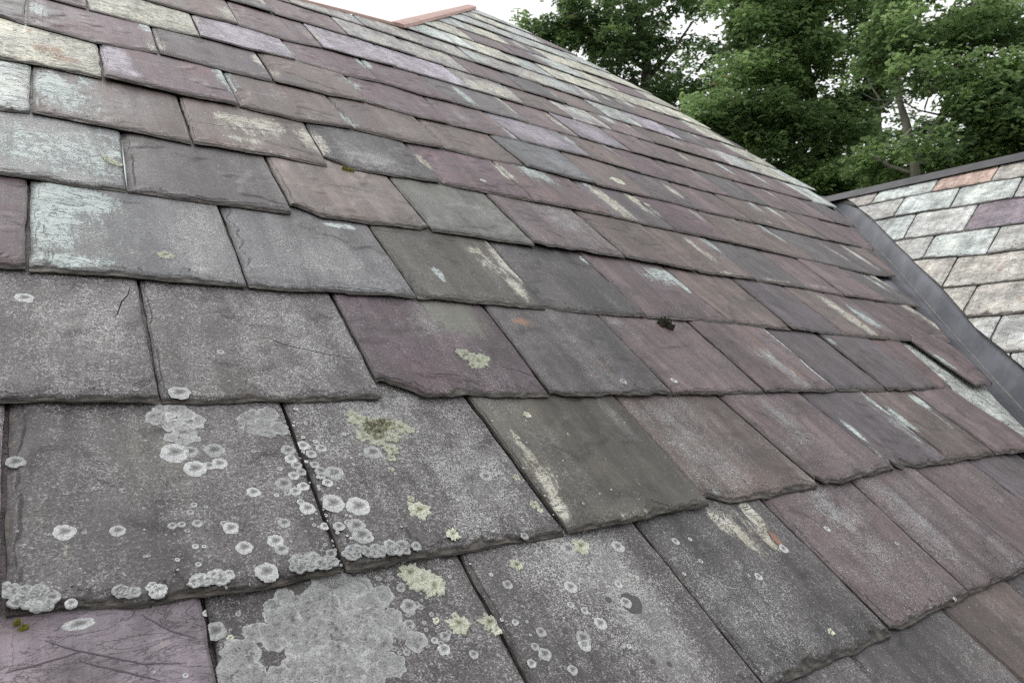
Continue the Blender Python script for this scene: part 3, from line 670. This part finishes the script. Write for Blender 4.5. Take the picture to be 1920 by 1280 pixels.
# damp round spots in the stone of one slate
def flat_spot(x, y, r, name='damp_spot'):
    s = pick(x, y)
    if s is None or s.obj is None: return
    u, v = uv_of(x, y); ru = r / F * float((u * D1 + v * D2 - HC * NN)[2])
    V, Fc, R = rosette(s, u, v, ru, ru * .95, None, None, seed=x, h=.0001, lob=.06, jag=.01, bumps=.1)
    loc = V[0].copy(); mobj(name, V - loc, Fc, DAMP, s.obj, tuple(loc - s.org), True, dict(rr=('FLOAT', R)))
sdm = NB("damp_stone", .45, .4); sdm.link(sdm.mix(sdm.step(sdm.noise(sdm.n("ShaderNodeTexCoord").outputs['Object'], 500, 3), .4, .6), (.05, .046, .048), (.085, .08, .082)), sdm.b.inputs['Base Color']); DAMP = sdm.m
for x, y, r in [(445,865,48),(360,850,14),(580,1100,12),(370,1085,12),(195,970,14),(330,1025,10),(520,1090,12),(730,950,10),(445,1130,14)]: flat_spot(960 + x / 2, 700 + y / 2, r / 2)

def strip(name, pts, wd, h, mat, s):
    P_ = [uv_of(*p) for p in pts]; V = []; Fc = []; Q = []
    for a, b in zip(P_[:-1], P_[1:]):
        for j in range(5): Q.append(a + (b - a) * j / 5 + np.array([0, .0007 * n3(a[0] * 90 + j * 3.1, a[1] * 90)]))
    Q.append(P_[-1])
    for i, q in enumerate(Q):
        w_ = wd * math.sin(math.pi * min(.97, max(.06, i / (len(Q) - 1)))) ** .6; z = s.ztop(q[0], q[1])
        d = Q[min(i + 1, len(Q) - 1)] - Q[max(0, i - 1)]; nrm = np.array([-d[1], d[0]]) / (np.linalg.norm(d) + 1e-9) * w_
        V += [(q[0] - nrm[0], q[1] - nrm[1], z + h * .5), (q[0], q[1], z + h), (q[0] + nrm[0], q[1] + nrm[1], z + h * .5)]
    for i in range(len(Q) - 1):
        for j in (0, 1): Fc.append((i * 3 + j, i * 3 + j + 1, i * 3 + j + 4, i * 3 + j + 3))
    loc = np.array(V[0]); return mobj(name, np.array(V) - loc, Fc, mat, s.obj, tuple(loc - s.org), False)
VEIN = NB('dark_vein', .8, .2); VEIN.b.inputs['Base Color'].default_value = (.10, .08, .095, 1); VEIN = VEIN.m
CRACK = NB("crack_shadow", .95, .1); CRACK.b.inputs['Base Color'].default_value = (.03, .026, .023, 1); CRACK = CRACK.m
for pts in ([(487,636),(505,635),(530,648),(565,656),(605,666),(645,673),(678,677)], [(245,533),(240,552),(228,566),(220,590),(212,598)], [(352,229),(400,236),(450,242),(500,246),(560,258)],
            [(800,705),(850,708),(880,715)], [(940,690),(975,700),(1006,713)], [(1480,812),(1500,818),(1520,828)], [(1328,652),(1342,652),(1350,655)]):
    s_ = pick(*pts[1])
    if s_ and s_.obj: strip("crack", pts, .0006, .0002, CRACK, s_)
for pts in ([(85,1200),(145,1219),(200,1230),(270,1246),(350,1243)], [(265,1150),(320,1182),(370,1196)], [(10,1262),(90,1240),(150,1222)], [(150,1240),(240,1262),(300,1278)]):
    s_ = pick(200, 1225)
    if s_ and s_.obj: strip("vein", pts, .0006, .0004, VEIN, s_)
HOOK = plain_hook = NB("hook_metal", .4, .5); HOOK.b.inputs['Metallic'].default_value = .8; HOOK.b.inputs['Base Color'].default_value = (.33, .38, .36, 1)
s_ = pick(300, 320)
strip("slate_hook", [(229,262),(232,300),(235,335),(238,366)], .0013, .0022, HOOK.m, s_)

# ------------------------------------------------------------------ plain materials
def plain(name, c1, c2, scale, rough=.6, metal=0., bumpd=.002, stretch=(1, 1, 1), spec=.4):
    s = NB(name, rough, spec); tc = s.n("ShaderNodeTexCoord").outputs['Object']
    n_ = s.noise(s.vmath('MULTIPLY', tc, stretch), scale, 8, .65); s.b.inputs['Metallic'].default_value = metal
    s.link(s.mix(s.step(n_, .3, .7), c1, c2), s.b.inputs['Base Color']); s.link(s.bump(n_, bumpd, .7), s.b.inputs['Normal'])
    return s.m
METAL = plain("dark_flashing", (.055, .058, .068), (.118, .124, .142), 13, .35, .45, .003, (1, .35, 1))
CAPM = plain("ridge_metal", (.045, .043, .046), (.08, .077, .082), 12, .45, .3)
REDM = plain("red_ridge", (.42, .28, .25), (.55, .38, .34), 14, .7)
DECK = plain("roof_deck", (.035, .03, .027), (.07, .06, .05), 20, .9)
WALLM = plain("wall_render", (.35, .33, .29), (.45, .42, .37), 3, .9)
TAN = plain("silt_line", (.13, .125, .12), (.24, .225, .20), 60, .9)

def slab(name, poly, z1, z0, mat, parent):
    n = len(poly); V = [(x, y, z1) for x, y in poly] + [(x, y, z0) for x, y in poly]
    Fc = [tuple(range(n)), tuple(range(2 * n - 1, n - 1, -1))] + [(i, i + n, (i + 1) % n + n, (i + 1) % n) for i in range(n)]
    Fc = [f[::1] for f in Fc]
    return mobj(name, V, Fc, mat, parent, smooth=False)
hp = [(a * E, b * E) for a, b in HIP[:-1]]
deckpoly = [(-1.9 * E, -2 * E), (valley_u(-2) * E, -2 * E)] + [(valley_u(v) * E, v * E) for v in (0, 2.3, 3.88, 5.47, 7.77)] + [(14.87 * E, 9.14 * E)] + [(a - .003, b) for a, b in hp[::-1]] + [(NOTCH[0] * E, NOTCH[1] * E - .01), (-1.9 * E, ridge_v(-1.9) * E - .01)]
slab("roof_deck", deckpoly, -.022, -.06, DECK, ROOF)
# far slopes beyond the ridge and beyond the hip: built in the roof frame, falling away
def down(p, h_):   # point of the roof frame moved along a world direction
    return p
Rm = Matrix.Rotation(PITCH, 3, 'X'); Ri = Rm.inverted()
def rf(u, v, z=-.02): return Vector((u * E, v * E, z))
def fall(pt, d): return pt + Ri @ Vector(d)
back = [rf(-1.9, ridge_v(-1.9)), rf(*NOTCH), rf(*APEX)]
ba = [fall(p, (0, 2.2, -1.9)) for p in back]
hipd = [rf(*h) for h in HIP]
hb = [fall(p, (2.4, .3, -2.0)) for p in hipd]
V = back + ba; mobj("back_slope", V, [(0, 1, 4, 3), (1, 2, 5, 4)], DECK, ROOF, smooth=False)
V = hipd[:-1] + hb[:-1]; n_ = len(hipd) - 1
mobj("side_slope", V, [(i, i + 1, i + n_ + 1, i + n_) for i in range(n_ - 1)], DECK, ROOF, smooth=False)
# red ridge piece along the short raised ridge, and the thin ridge strip left of it
def bar(name, a, b, wd, ht, mat, parent, seg=8, up=None, prof=None):
    a = Vector(a); b = Vector(b); d = (b - a).normalized(); up = Vector(up or (0, 0, 1)); sd = d.cross(up).normalized(); up = sd.cross(d)
    prof = prof or [(-.5, -.3), (-.42, .35), (-.12, .5), (.12, .5), (.42, .35), (.5, -.3)]
    V = []; Fc = []
    for i in range(seg + 1):
        p = a.lerp(b, i / seg)
        for x, y in prof: V.append(p + sd * (x * wd) + up * (y * ht + .0015 * n3(i * 1.3, x * 3)))
    m = len(prof)
    for i in range(seg):
        for j in range(m - 1): Fc.append((i * m + j, i * m + j + 1, (i + 1) * m + j + 1, (i + 1) * m + j))
        Fc.append((i * m + m - 1, i * m, (i + 1) * m, (i + 1) * m + m - 1))
    Fc.append(tuple(range(m))); Fc.append(tuple(range(seg * m + m - 1, seg * m - 1, -1)))
    return mobj(name, V, Fc, mat, parent, smooth=False)
o = bar("ridge_cap", rf(NOTCH[0] - .1, NOTCH[1] - .1, .006), rf(APEX[0], APEX[1] - .12, .006), .062, .018, REDM, ROOF, up=(0, .3, 1)); o['label'] = "dull red ridge piece rising to the peak"
bar("ridge_strip", rf(-1.9, ridge_v(-1.9) + .02, .002), rf(NOTCH[0] - .12, NOTCH[1] + .0, .002), .03, .012, REDM, ROOF, up=(0, .2, 1))

# ------------------------------------------------------------------ the cross gable on the right
def uvz_world(u, v, z=0.):
    return Vector(roof_loc) + Rm @ Vector((u * E, v * E, z))
P0 = uvz_world(14.87, 9.14); P1 = uvz_world(valley_u(2.3), 2.3); P2 = uvz_world(valley_u(3.88), 3.88)
vd = (P1 - P0)
# slope holds the valley and the level ridge direction (world Y): slope direction lies in XZ
gslope = math.atan2(-vd.z, -vd.x)                      # fall per run towards -X
GU = Vector((0, -1, 0))                                # along its courses, away from the main roof
GV = Vector((math.cos(gslope), 0, math.sin(gslope)))   # up the slope
GN = GU.cross(GV)
if GN.z < 0: GN = -GN; 
print("gable pitch", math.degrees(gslope), 'normal', GN)
Mg = Matrix((( -GU).cross(GV) * 0 + GU, GV, GU.cross(GV))).transposed()
GABLE = empty("slate_roof", P0, None, "pale grey green slate slope with a salmon slate, right of the dark metal valley", "roof")
GABLE['kind'] = 'thing'; GABLE.rotation_euler = Mg.to_euler()
Cg = Mg.inverted() @ (CAM - P0)
def guv(x, y):                                         # photograph pixel -> metres on the gable slope
    r = Mg.inverted() @ (M3 @ Vector(ray(x, y))); t_ = -Cg.z / r.z; p = Cg + r * t_; return (p.x, p.y)

EG = E * .80
GE = {0: [(1632,384),(1692,372),(1750,361),(1860,341),(1920,332)], 1: [(1640,414),(1677,407),(1782,391),(1900,372),(1920,370)],
      2: [(1677,453),(1692,450),(1807,435),(1920,419)], 3: [(1712,488),(1728,486),(1850,478),(1920,468)],
      4: [(1768,541),(1900,527)], 5: [(1804,572),(1824,595),(1920,587)], 6: [(1861,631),(1889,662),(1920,659)]}
GJ = {0: [((1646,360),(1633,384)),((1759,338),(1746,361)),((1870,317),(1857,341))], 1: [((1695,372),(1676,407)),((1797,356),(1781,392)),((1915,335),(1900,372))],
      2: [((1717,402),(1695,448)),((1832,386),(1808,432))], 3: [((1750,445),(1729,487)),((1875,426),(1850,477))],
      4: [((1792,487),(1768,537))], 5: [((1830,537),(1812,572))], 6: [((1875,595),(1861,629))]}
GL = [(1600,381),(1640,414),(1677,453),(1712,488),(1768,541),(1830,615),(1889,664),(1920,690)]
gl = sorted([(guv(*p)[1], guv(*p)[0]) for p in GL]); glv = [p[0] for p in gl]; glu = [p[1] for p in gl]
def gleft(v):
    if v < glv[0]: return glu[0] + (glv[0] - v) * .88
    return float(np.interp(v, glv, glu)) - max(0, v - glv[-1]) * .9
G_TOP = min(guv(1760, 326)[1], -.004) - .003
def clip_g(u, v):
    l = gleft(v); return (max(u, l), min(v, G_TOP))
gsl = []
ref = guv(1750, 361)[1]
for k in range(0, 10):
    pts = sorted([guv(*p) for p in GE.get(k, [])])
    if k == 6: pts = sorted([guv(1889, 662), guv(1920, 659)])
    if k == 5: pts = sorted([guv(1824, 595), guv(1920, 587)])
    base = ref - k * EG
    if pts:
        us = [p[0] for p in pts]; vs = [p[1] for p in pts]; us = [us[0] - 1] + us + [us[-1] + 2]; vs = [vs[0]] + vs + [vs[-1]]
        base = sum(vs) / len(vs)
        f = (lambda us, vs: (lambda u: float(np.interp(u, us, vs))))(us, vs)
    else: f = (lambda b: (lambda u: b))(base)
    js = [guv(*b)[0] for a, b in GJ.get(k, [])]; jt = [guv(*a)[0] for a, b in GJ.get(k, [])]
    if js: js = [(a, b) for a, b in zip(js, jt)]
    else: js = [((k % 2) * .13 + gleft(base) + .02,) * 2]
    js.sort()
    while js[0][0] > gleft(base + EG * 1.1) - .02: js.insert(0, (js[0][0] - .27, js[0][1] - .27))
    while js[-1][0] < 1.65: q = js[-1][0] + rng.uniform(.26, .30); js.append((q, q + rng.uniform(-.004, .004)))
    for (a0, a1), (b0, b1) in zip(js[:-1], js[1:]):
        if b0 < gleft(base + EG) + .004: continue
        r = rng.random(); tn = ('gp' if r < .55 else 'gw' if r < .88 else 'gb') if k < 4 else ('gp' if r < .2 else 'gw' if r < .6 else 'gb')
        col = np.array(TINT[tn]) * rng.uniform(.80, 1.0)
        s = Slate((a0, a1), (b0, b1), f, rng.uniform(.006, .008), tuple(col), .05, .014, min(2.05 * EG, -base - .01 if k < 2 else 9), lift=abs(rng.normal(0, .0008)), evis=EG if k else max(.03, min(EG, -base - .02)), zoff=.002)
        s.clip = clip_g
        if rng.random() < .6: s.patches.append((rng.uniform(a0, b0), base + rng.uniform(.02, .12), .02, .012, 'rust', rng.uniform(.6, .9)))
        if tn == 'gb': s.patches.append(((a0 + b0) / 2, base + .03, .2, .05, 'rust', .30))
        gsl.append(s)
def pickg(x, y):
    u, v = guv(x, y)
    for s in gsl:
        if s.contains(u, v): return s
for x, y, tn, lab in [(1810, 342, 'gr', "salmon pink slate under the ridge cap"), (1880, 400, 'gv', "plum purple slate among pale ones"), (1850, 510, 'gb', None), (1700, 385, 'gp', None), (1880, 350, 'gp', None), (1700, 345, 'gp', None), (1800, 460, 'gp', None), (1740, 540, 'gb', None), (1790, 540, 'gb', None), (1760, 420, 'gw', None)]:
    s = pickg(x, y)
    if s: s.tint = tuple(TINT[tn]); s.label = lab
for s in gsl:
    o = s.build("slate", GABLE)
    if s.label: o['label'] = s.label
print('gable slates', len(gsl))
VW = 8.0
gd = [(gleft(v) - .02, v) for v in np.linspace(-1.9, -.05, 8)]
slab("roof_deck", [(1.75, -1.9), (1.75, -.02), (gd[-1][0], -.02)] + gd[::-1], -.022, -.05, DECK, GABLE)
mobj("back_slope", [(-1.5, 0, -.02), (1.75, 0, -.02), (1.75, .3, -1.9), (-1.5, .3, -1.9)], [(0, 3, 2, 1)], DECK, GABLE, smooth=False)
# ridge cap: folded metal over the ridge
def sheet(name, rows, mat, parent, th=.0015, smooth=True):
    n, m = len(rows), len(rows[0]); V = [Vector(p) for r in rows for p in r]; Fc = []
    for i in range(n - 1):
        for j in range(m - 1): Fc.append((i * m + j, i * m + j + 1, (i + 1) * m + j + 1, (i + 1) * m + j))
    o = mobj(name, V, Fc, mat, parent, smooth=smooth)
    md = o.modifiers.new("thick", 'SOLIDIFY'); md.thickness = th; md.offset = 0
    return o
c_top = min(guv(1760, 326)[1], -.004); c_lo = min(guv(1760, 337)[1], -.02); g_c = guv(1610, 369)[0]
rows = []
for q in np.linspace(0, 1, 14):
    u = guv(1552, 372)[0] - .03 + q * (1.75 - guv(1552, 372)[0]); wv = .0015 * n3(q * 9, 0)
    rows.append([(u, c_lo - .004, .0098 + wv), (u, (c_lo + c_top) * .5, .0108 + wv), (u, c_top, .0115), (u, c_top + .012, .006), (u, c_top + .05, -.03), (u, c_top + .09, -.10)])
sheet("ridge_cap", rows, CAPM, GABLE, .002, False)
# valley flashing: one wing on each slope, folded at the crease
def inv_g(p): return Mg.inverted() @ (Vector(p) - P0)
rows = []; crease = []
for v in np.linspace(9.3, -1.5, 60):
    c = uvz_world(valley_u(v), v, -.010)
    a = uvz_world(valley_u(v) - 1.1, v, -.0115 ); a2 = uvz_world(valley_u(v) - .5, v, -.0112 + .002 * n3(v * .9, 2))
    cl = inv_g(c); g = []
    for w_ in (.10, .2, .34, .48, .62, .8):
        g.append((cl.x + w_ * .62, cl.y + w_ * .0, -.011 + .0035 * n3(v * .8, w_ * 7) + (.003 if w_ == .10 else 0)))
    rows.append([tuple(inv_g(a)), tuple(inv_g(a2)), tuple(cl)] + g); crease.append(cl)
sheet("valley_flashing", rows, METAL, GABLE, .0012)
V = []; Fc = []
for i, c in enumerate(crease):
    wd = .0022 + .0012 * n3(i * .7, 1.)
    V += [(c.x - wd, c.y, -.0055 + .002), (c.x, c.y, -.004), (c.x + wd, c.y, -.0055 + .002)]
for i in range(len(crease) - 1):
    for j in (0, 1): Fc.append((i * 3 + j, i * 3 + j + 1, i * 3 + j + 4, i * 3 + j + 3))
mobj("silt_line", V, Fc, TAN, GABLE)
# house walls under the roofs
def boxm(name, x0, y0, z0, x1, y1, z1, mat, parent):
    V = [(x, y, z) for x in (x0, x1) for y in (y0, y1) for z in (z0, z1)]
    Fc = [(0, 1, 3, 2), (4, 6, 7, 5), (0, 4, 5, 1), (2, 3, 7, 6), (0, 2, 6, 4), (1, 5, 7, 3)]
    inv = (Matrix.Translation(parent.location) @ parent.rotation_euler.to_matrix().to_4x4()).inverted()
    return mobj(name, [inv @ Vector(v) for v in V], Fc, mat, parent, smooth=False)
eave = uvz_world(0, -2, -.1)
boxm("wall", -.4, eave.y + .25, 0, 3.0, eave.y + 4.2, eave.z - .05, WALLM, ROOF)
boxm("wall", P0.x - 1.1, P0.y - 1.6, 0, P0.x + .9, P0.y - 1.2 + 1.0, P0.z - 1.5, WALLM, GABLE)

# ------------------------------------------------------------------ ground
gs = NB("grass_ground", .95, .1); gt = gs.n("ShaderNodeTexCoord").outputs['Object']
gs.link(gs.mix(gs.step(gs.noise(gt, .8, 9, .7), .35, .65), (.05, .075, .025), (.10, .12, .05)), gs.b.inputs['Base Color'])
g = mobj("ground", [(-150, -150, 0), (150, -150, 0), (150, 150, 0), (-150, 150, 0)], [(0, 1, 2, 3)], gs.m, smooth=False); g['kind'] = "structure"

# ------------------------------------------------------------------ trees
def leaf_material():
    s = NB("leaves", .5, .35)
    tone = s.attr('tone')
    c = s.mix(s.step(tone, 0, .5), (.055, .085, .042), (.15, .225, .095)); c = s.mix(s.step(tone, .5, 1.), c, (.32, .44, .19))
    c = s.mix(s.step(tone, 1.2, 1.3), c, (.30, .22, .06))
    s.link(c, s.b.inputs['Base Color'])
    tr = s.n("ShaderNodeBsdfTranslucent"); s.link(s.scalecol(c, 1.5), tr.inputs[0])
    m = s.n("ShaderNodeMixShader"); m.inputs[0].default_value = .45; s.link(s.b.outputs[0], m.inputs[1]); s.link(tr.outputs[0], m.inputs[2]); s.link(m.outputs[0], s.out.inputs[0])
    return s.m
LEAVES = leaf_material()
BARK = plain("bark", (.09, .085, .07), (.22, .21, .175), 9, .9, 0, .02, (1, 1, .3), .2)
BARKD = plain("dark_bark", (.05, .045, .04), (.13, .12, .10), 9, .9, 0, .02, (1, 1, .3), .2)

def crown(name, blobs, mat, parent, loc, leaf=.1, per=1.0, tone0=0., seed=1):
    r = np.random.default_rng(seed); Ps = []; Ns = []; T = []; Ls = []
    for (c, R, n, tb) in blobs:            # centre, radii, number of pads, tone shift
        for _ in range(n):
            d = r.normal(size=3); d /= np.linalg.norm(d); q = r.uniform(.35, 1.) ** .5
            pc = np.array(c) + d * q * np.array(R)
            pr = r.uniform(.20, .42) * (leaf / .1) ** .5
            m = int(46 * per * r.uniform(.6, 1.3))
            a = r.uniform(0, 2 * math.pi, m); rad = pr * np.sqrt(r.uniform(0, 1, m)); out = np.array([d[0], d[1], 0]) * .5
            pts = np.stack([np.cos(a) * rad, np.sin(a) * rad, r.normal(0, .07, m) - rad * .25], 1) + pc + out * 0
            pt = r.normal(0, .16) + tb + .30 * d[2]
            k = 4                            # a sprig of k leaves at each point
            for s_ in range(k):
                th = r.uniform(0, 2 * math.pi, m)
                ax = np.stack([np.cos(th), np.sin(th), r.uniform(-.75, .15, m)], 1)
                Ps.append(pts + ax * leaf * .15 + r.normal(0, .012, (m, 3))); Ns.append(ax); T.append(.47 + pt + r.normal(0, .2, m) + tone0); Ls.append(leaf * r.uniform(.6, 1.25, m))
    P = np.concatenate(Ps); A = np.concatenate(Ns); T = np.concatenate(T); L = np.concatenate(Ls)
    A /= np.linalg.norm(A, axis=1, keepdims=True)
    up = r.normal(0, .45, A.shape) + [0, 0, 1]; S_ = np.cross(A, up); S_ /= np.linalg.norm(S_, axis=1, keepdims=True); U = np.cross(S_, A)
    L = L[:, None]
    # lobed leaf: base, two lobes each side, tip; folded along its midrib
    v = [P, P + A * L * .35 + S_ * L * .26 + U * L * .07, P + A * L * .5 + S_ * L * .13, P + A * L * .78 + S_ * L * .22 + U * L * .05, P + A * L,
         P + A * L * .78 - S_ * L * .22 + U * L * .05, P + A * L * .5 - S_ * L * .13, P + A * L * .35 - S_ * L * .26 + U * L * .07]
    V = np.stack(v, 1).reshape(-1, 3) - np.array(loc); n = len(P)
    idx = (np.arange(n) * 8)[:, None] + np.arange(8)[None]
    me = bpy.data.meshes.new(name); me.vertices.add(n * 8); me.vertices.foreach_set('co', V.astype(np.float32).ravel())
    tri = np.concatenate([idx[:, [0, 1, 2, 6, 7]].reshape(-1), ]); tri2 = idx[:, [2, 3, 4, 5, 6]].reshape(-1)
    allv = np.concatenate([tri, tri2]); me.loops.add(len(allv)); me.loops.foreach_set('vertex_index', allv.astype(np.int32))
    me.polygons.add(2 * n); me.polygons.foreach_set('loop_start', (np.arange(2 * n) * 5).astype(np.int32))
    me.update(calc_edges=True)
    yel = r.random(n) < .004; T = np.clip(T, 0, 1.05); T[yel] = 1.4
    a = me.attributes.new('tone', 'FLOAT', 'POINT'); a.data.foreach_set('value', np.repeat(T, 8).astype(np.float32))
    me.materials.append(mat); o = bpy.data.objects.new(name, me); sc.collection.objects.link(o); o.parent = parent
    return o, n
def tube(name, pts, r0, r1, mat, parent, loc, seg=9, sub=5):
    pts = [Vector(p) for p in pts]; P = []
    for i in range(len(pts) - 1):
        for j in range(sub):
            t_ = j / sub; p = pts[i].lerp(pts[i + 1], t_)
            if i > 0 or j > 0: p = p + Vector((n3(p.x * 2, p.y, p.z), n3(p.y * 2, p.z, 3), 0)) * .05 * (1 if r0 < .1 else .8)
            P.append(p)
    P.append(pts[-1]); V = []; Fc = []; m = len(P)
    for i, p in enumerate(P):
        d = (P[min(i + 1, m - 1)] - P[max(i - 1, 0)]).normalized(); a = d.orthogonal().normalized(); b = d.cross(a); r = r0 + (r1 - r0) * i / (m - 1)
        for j in range(seg):
            th = j / seg * 2 * math.pi; rr = r * (1 + .18 * n3(p.x * 3 + math.cos(th), p.z * 2 + math.sin(th), 1)); V.append(p + (a * math.cos(th) + b * math.sin(th)) * rr - Vector(loc))
    for i in range(m - 1):
        for j in range(seg): Fc.append((i * seg + j, i * seg + (j + 1) % seg, (i + 1) * seg + (j + 1) % seg, (i + 1) * seg + j))
    return mobj(name, V, Fc, mat, parent)
def tree(name, label, cat, trunk_px, depth, blobs, mat_b, leaf, per, tone, seed, limbs=(), r0=.2, group=None, twigs=()):
    base = world_at(trunk_px[0][0], trunk_px[0][1], depth); g0 = Vector((base.x, base.y, 0))
    t = empty(name, g0, None, label, cat, group)
    path = [g0] + [world_at(x, y, depth + dd) for x, y, dd in trunk_px]
    tube("trunk", path, r0 * 1.3, r0 * .5, mat_b, t, g0, 12)
    B = []
    for (x, y, dd, rx, ry, n, tb) in blobs:
        D = depth + dd; c = world_at(x, y, D); k = D / F
        B.append((tuple(c), (rx * k, (rx + ry) * .5 * k, ry * k), n, tb))
    for i, l in enumerate(limbs):
        tube("branch", [world_at(x, y, depth + dd) for x, y, dd in l[1]], l[0][0], l[0][1], mat_b, t, g0, 8)
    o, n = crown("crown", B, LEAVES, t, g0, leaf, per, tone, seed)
    print(name, n, 'leaves')
    return t
# far dark trees, then the oaks in front of them
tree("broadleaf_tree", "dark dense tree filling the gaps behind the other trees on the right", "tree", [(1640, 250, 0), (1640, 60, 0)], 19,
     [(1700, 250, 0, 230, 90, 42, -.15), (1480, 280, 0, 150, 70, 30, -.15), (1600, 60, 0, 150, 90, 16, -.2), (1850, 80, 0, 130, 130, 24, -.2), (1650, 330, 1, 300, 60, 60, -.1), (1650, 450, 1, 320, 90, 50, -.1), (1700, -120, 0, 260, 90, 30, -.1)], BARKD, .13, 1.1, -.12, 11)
tree("broadleaf_tree", "dark leafy tree rising behind the main slate slope, leftmost of the trees", "tree", [(1205, 240, 0), (1215, 120, 0), (1190, 0, 0)], 14,
     [(1010, 50, 0, 48, 34, 12, .12), (1060, 95, 0, 70, 40, 14, .05), (1110, 20, 0, 110, 55, 30, .0), (1180, 110, 0, 95, 55, 22, -.1), (1080, -60, 0, 130, 60, 20, 0), (1250, 60, 0, 110, 90, 26, -.12), (1290, 190, 0, 100, 55, 18, -.12),
      (1230, 190, 0, 80, 40, 12, -.1), (1230, 300, 0, 120, 70, 16, -.1), (1160, -150, 0, 150, 60, 14, 0), (1340, 120, 1, 80, 80, 12, -.15), (1380, 240, 1, 90, 60, 14, -.12), (1300, -60, 0, 160, 60, 20, 0)], BARKD, .105, .9, -.08, 12,
     limbs=[((.06, .02), [(1212, 130, 0), (1150, 80, -.2), (1080, 50, -.3)]), ((.05, .02), [(1205, 160, 0), (1260, 100, .2), (1300, 40, .2)]), ((.04, .015), [(1208, 190, 0), (1180, 120, -.3), (1140, 100, -.4)])], r0=.12)
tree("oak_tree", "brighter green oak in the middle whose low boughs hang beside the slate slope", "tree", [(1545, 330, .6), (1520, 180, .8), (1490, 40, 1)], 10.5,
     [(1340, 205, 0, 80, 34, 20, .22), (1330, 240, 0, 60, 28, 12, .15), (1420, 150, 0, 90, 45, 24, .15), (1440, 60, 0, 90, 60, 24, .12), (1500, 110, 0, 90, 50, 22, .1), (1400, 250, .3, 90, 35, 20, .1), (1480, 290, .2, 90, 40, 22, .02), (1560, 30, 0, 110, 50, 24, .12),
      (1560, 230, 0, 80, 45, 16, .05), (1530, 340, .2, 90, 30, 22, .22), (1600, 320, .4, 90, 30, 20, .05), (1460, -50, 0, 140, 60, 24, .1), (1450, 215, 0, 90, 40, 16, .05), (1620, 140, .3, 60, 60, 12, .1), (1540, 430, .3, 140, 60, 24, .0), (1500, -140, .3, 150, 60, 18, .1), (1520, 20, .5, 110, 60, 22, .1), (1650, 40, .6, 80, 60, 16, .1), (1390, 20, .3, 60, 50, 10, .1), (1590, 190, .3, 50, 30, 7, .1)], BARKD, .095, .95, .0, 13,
     limbs=[((.05, .015), [(1530, 250, .7), (1450, 200, .3), (1360, 190, 0)]), ((.05, .015), [(1520, 190, .8), (1450, 130, .3), (1400, 110, 0)]), ((.05, .015), [(1540, 300, .6), (1600, 240, .2), (1640, 200, 0)])], r0=.12)
tree("oak_tree", "spreading oak on the right with a pale forked trunk and bare twigs", "tree", [(1722, 345, 0), (1715, 300, 0), (1702, 255, 0)], 8.5,
     [(1700, 60, 0, 80, 50, 18, .15), (1760, 130, -.5, 60, 34, 6, .15), (1860, 50, -.3, 70, 45, 16, .12), (1890, 150, -.6, 60, 45, 18, .2), (1860, 235, -.3, 80, 40, 20, .12), (1880, 290, -.2, 70, 35, 18, .1), (1800, 300, .5, 60, 30, 14, .15), (1640, 300, .5, 50, 34, 10, .12), (1790, -40, 0, 160, 50, 24, .1),
      (1930, 200, -.4, 60, 90, 20, .15), (1650, 120, .5, 50, 40, 6, .1), (1690, 330, .6, 60, 16, 8, .2), (1800, 100, .3, 60, 30, 6, .1), (1752, 262, -.7, 30, 16, 3, .1), (1830, 180, -.6, 40, 24, 6, .15)], BARK, .085, .95, .02, 14,
     limbs=[((.058, .038), [(1722, 310, 0), (1738, 265, 0), (1765, 215, -.05), (1795, 180, -.1)]), ((.04, .028), [(1768, 210, -.05), (1790, 120, .1), (1812, 60, .2), (1835, -20, .3)]), ((.035, .015), [(1815, 55, .2), (1850, 30, .1), (1890, 10, 0)]),
            ((.06, .02), [(1705, 262, 0), (1690, 200, .2), (1680, 120, .3)]), ((.028, .02), [(1640, 292, .2), (1668, 312, .1), (1712, 325, 0)])] +
           [((.012, .003), q) for q in ([(1765, 215, -.2), (1725, 208, -.35), (1690, 190, -.4), (1640, 188, -.4), (1612, 172, -.4)], [(1700, 192, -.4), (1680, 172, -.4), (1668, 150, -.4)],
            [(1670, 190, -.4), (1650, 205, -.45), (1625, 200, -.45)], [(1735, 210, -.3), (1745, 180, -.4), (1775, 150, -.4), (1800, 120, -.4)], [(1650, 188, -.4), (1632, 160, -.4), (1625, 140, -.4)], [(1752, 170, -.4), (1725, 150, -.4), (1700, 155, -.4)])], r0=.065)
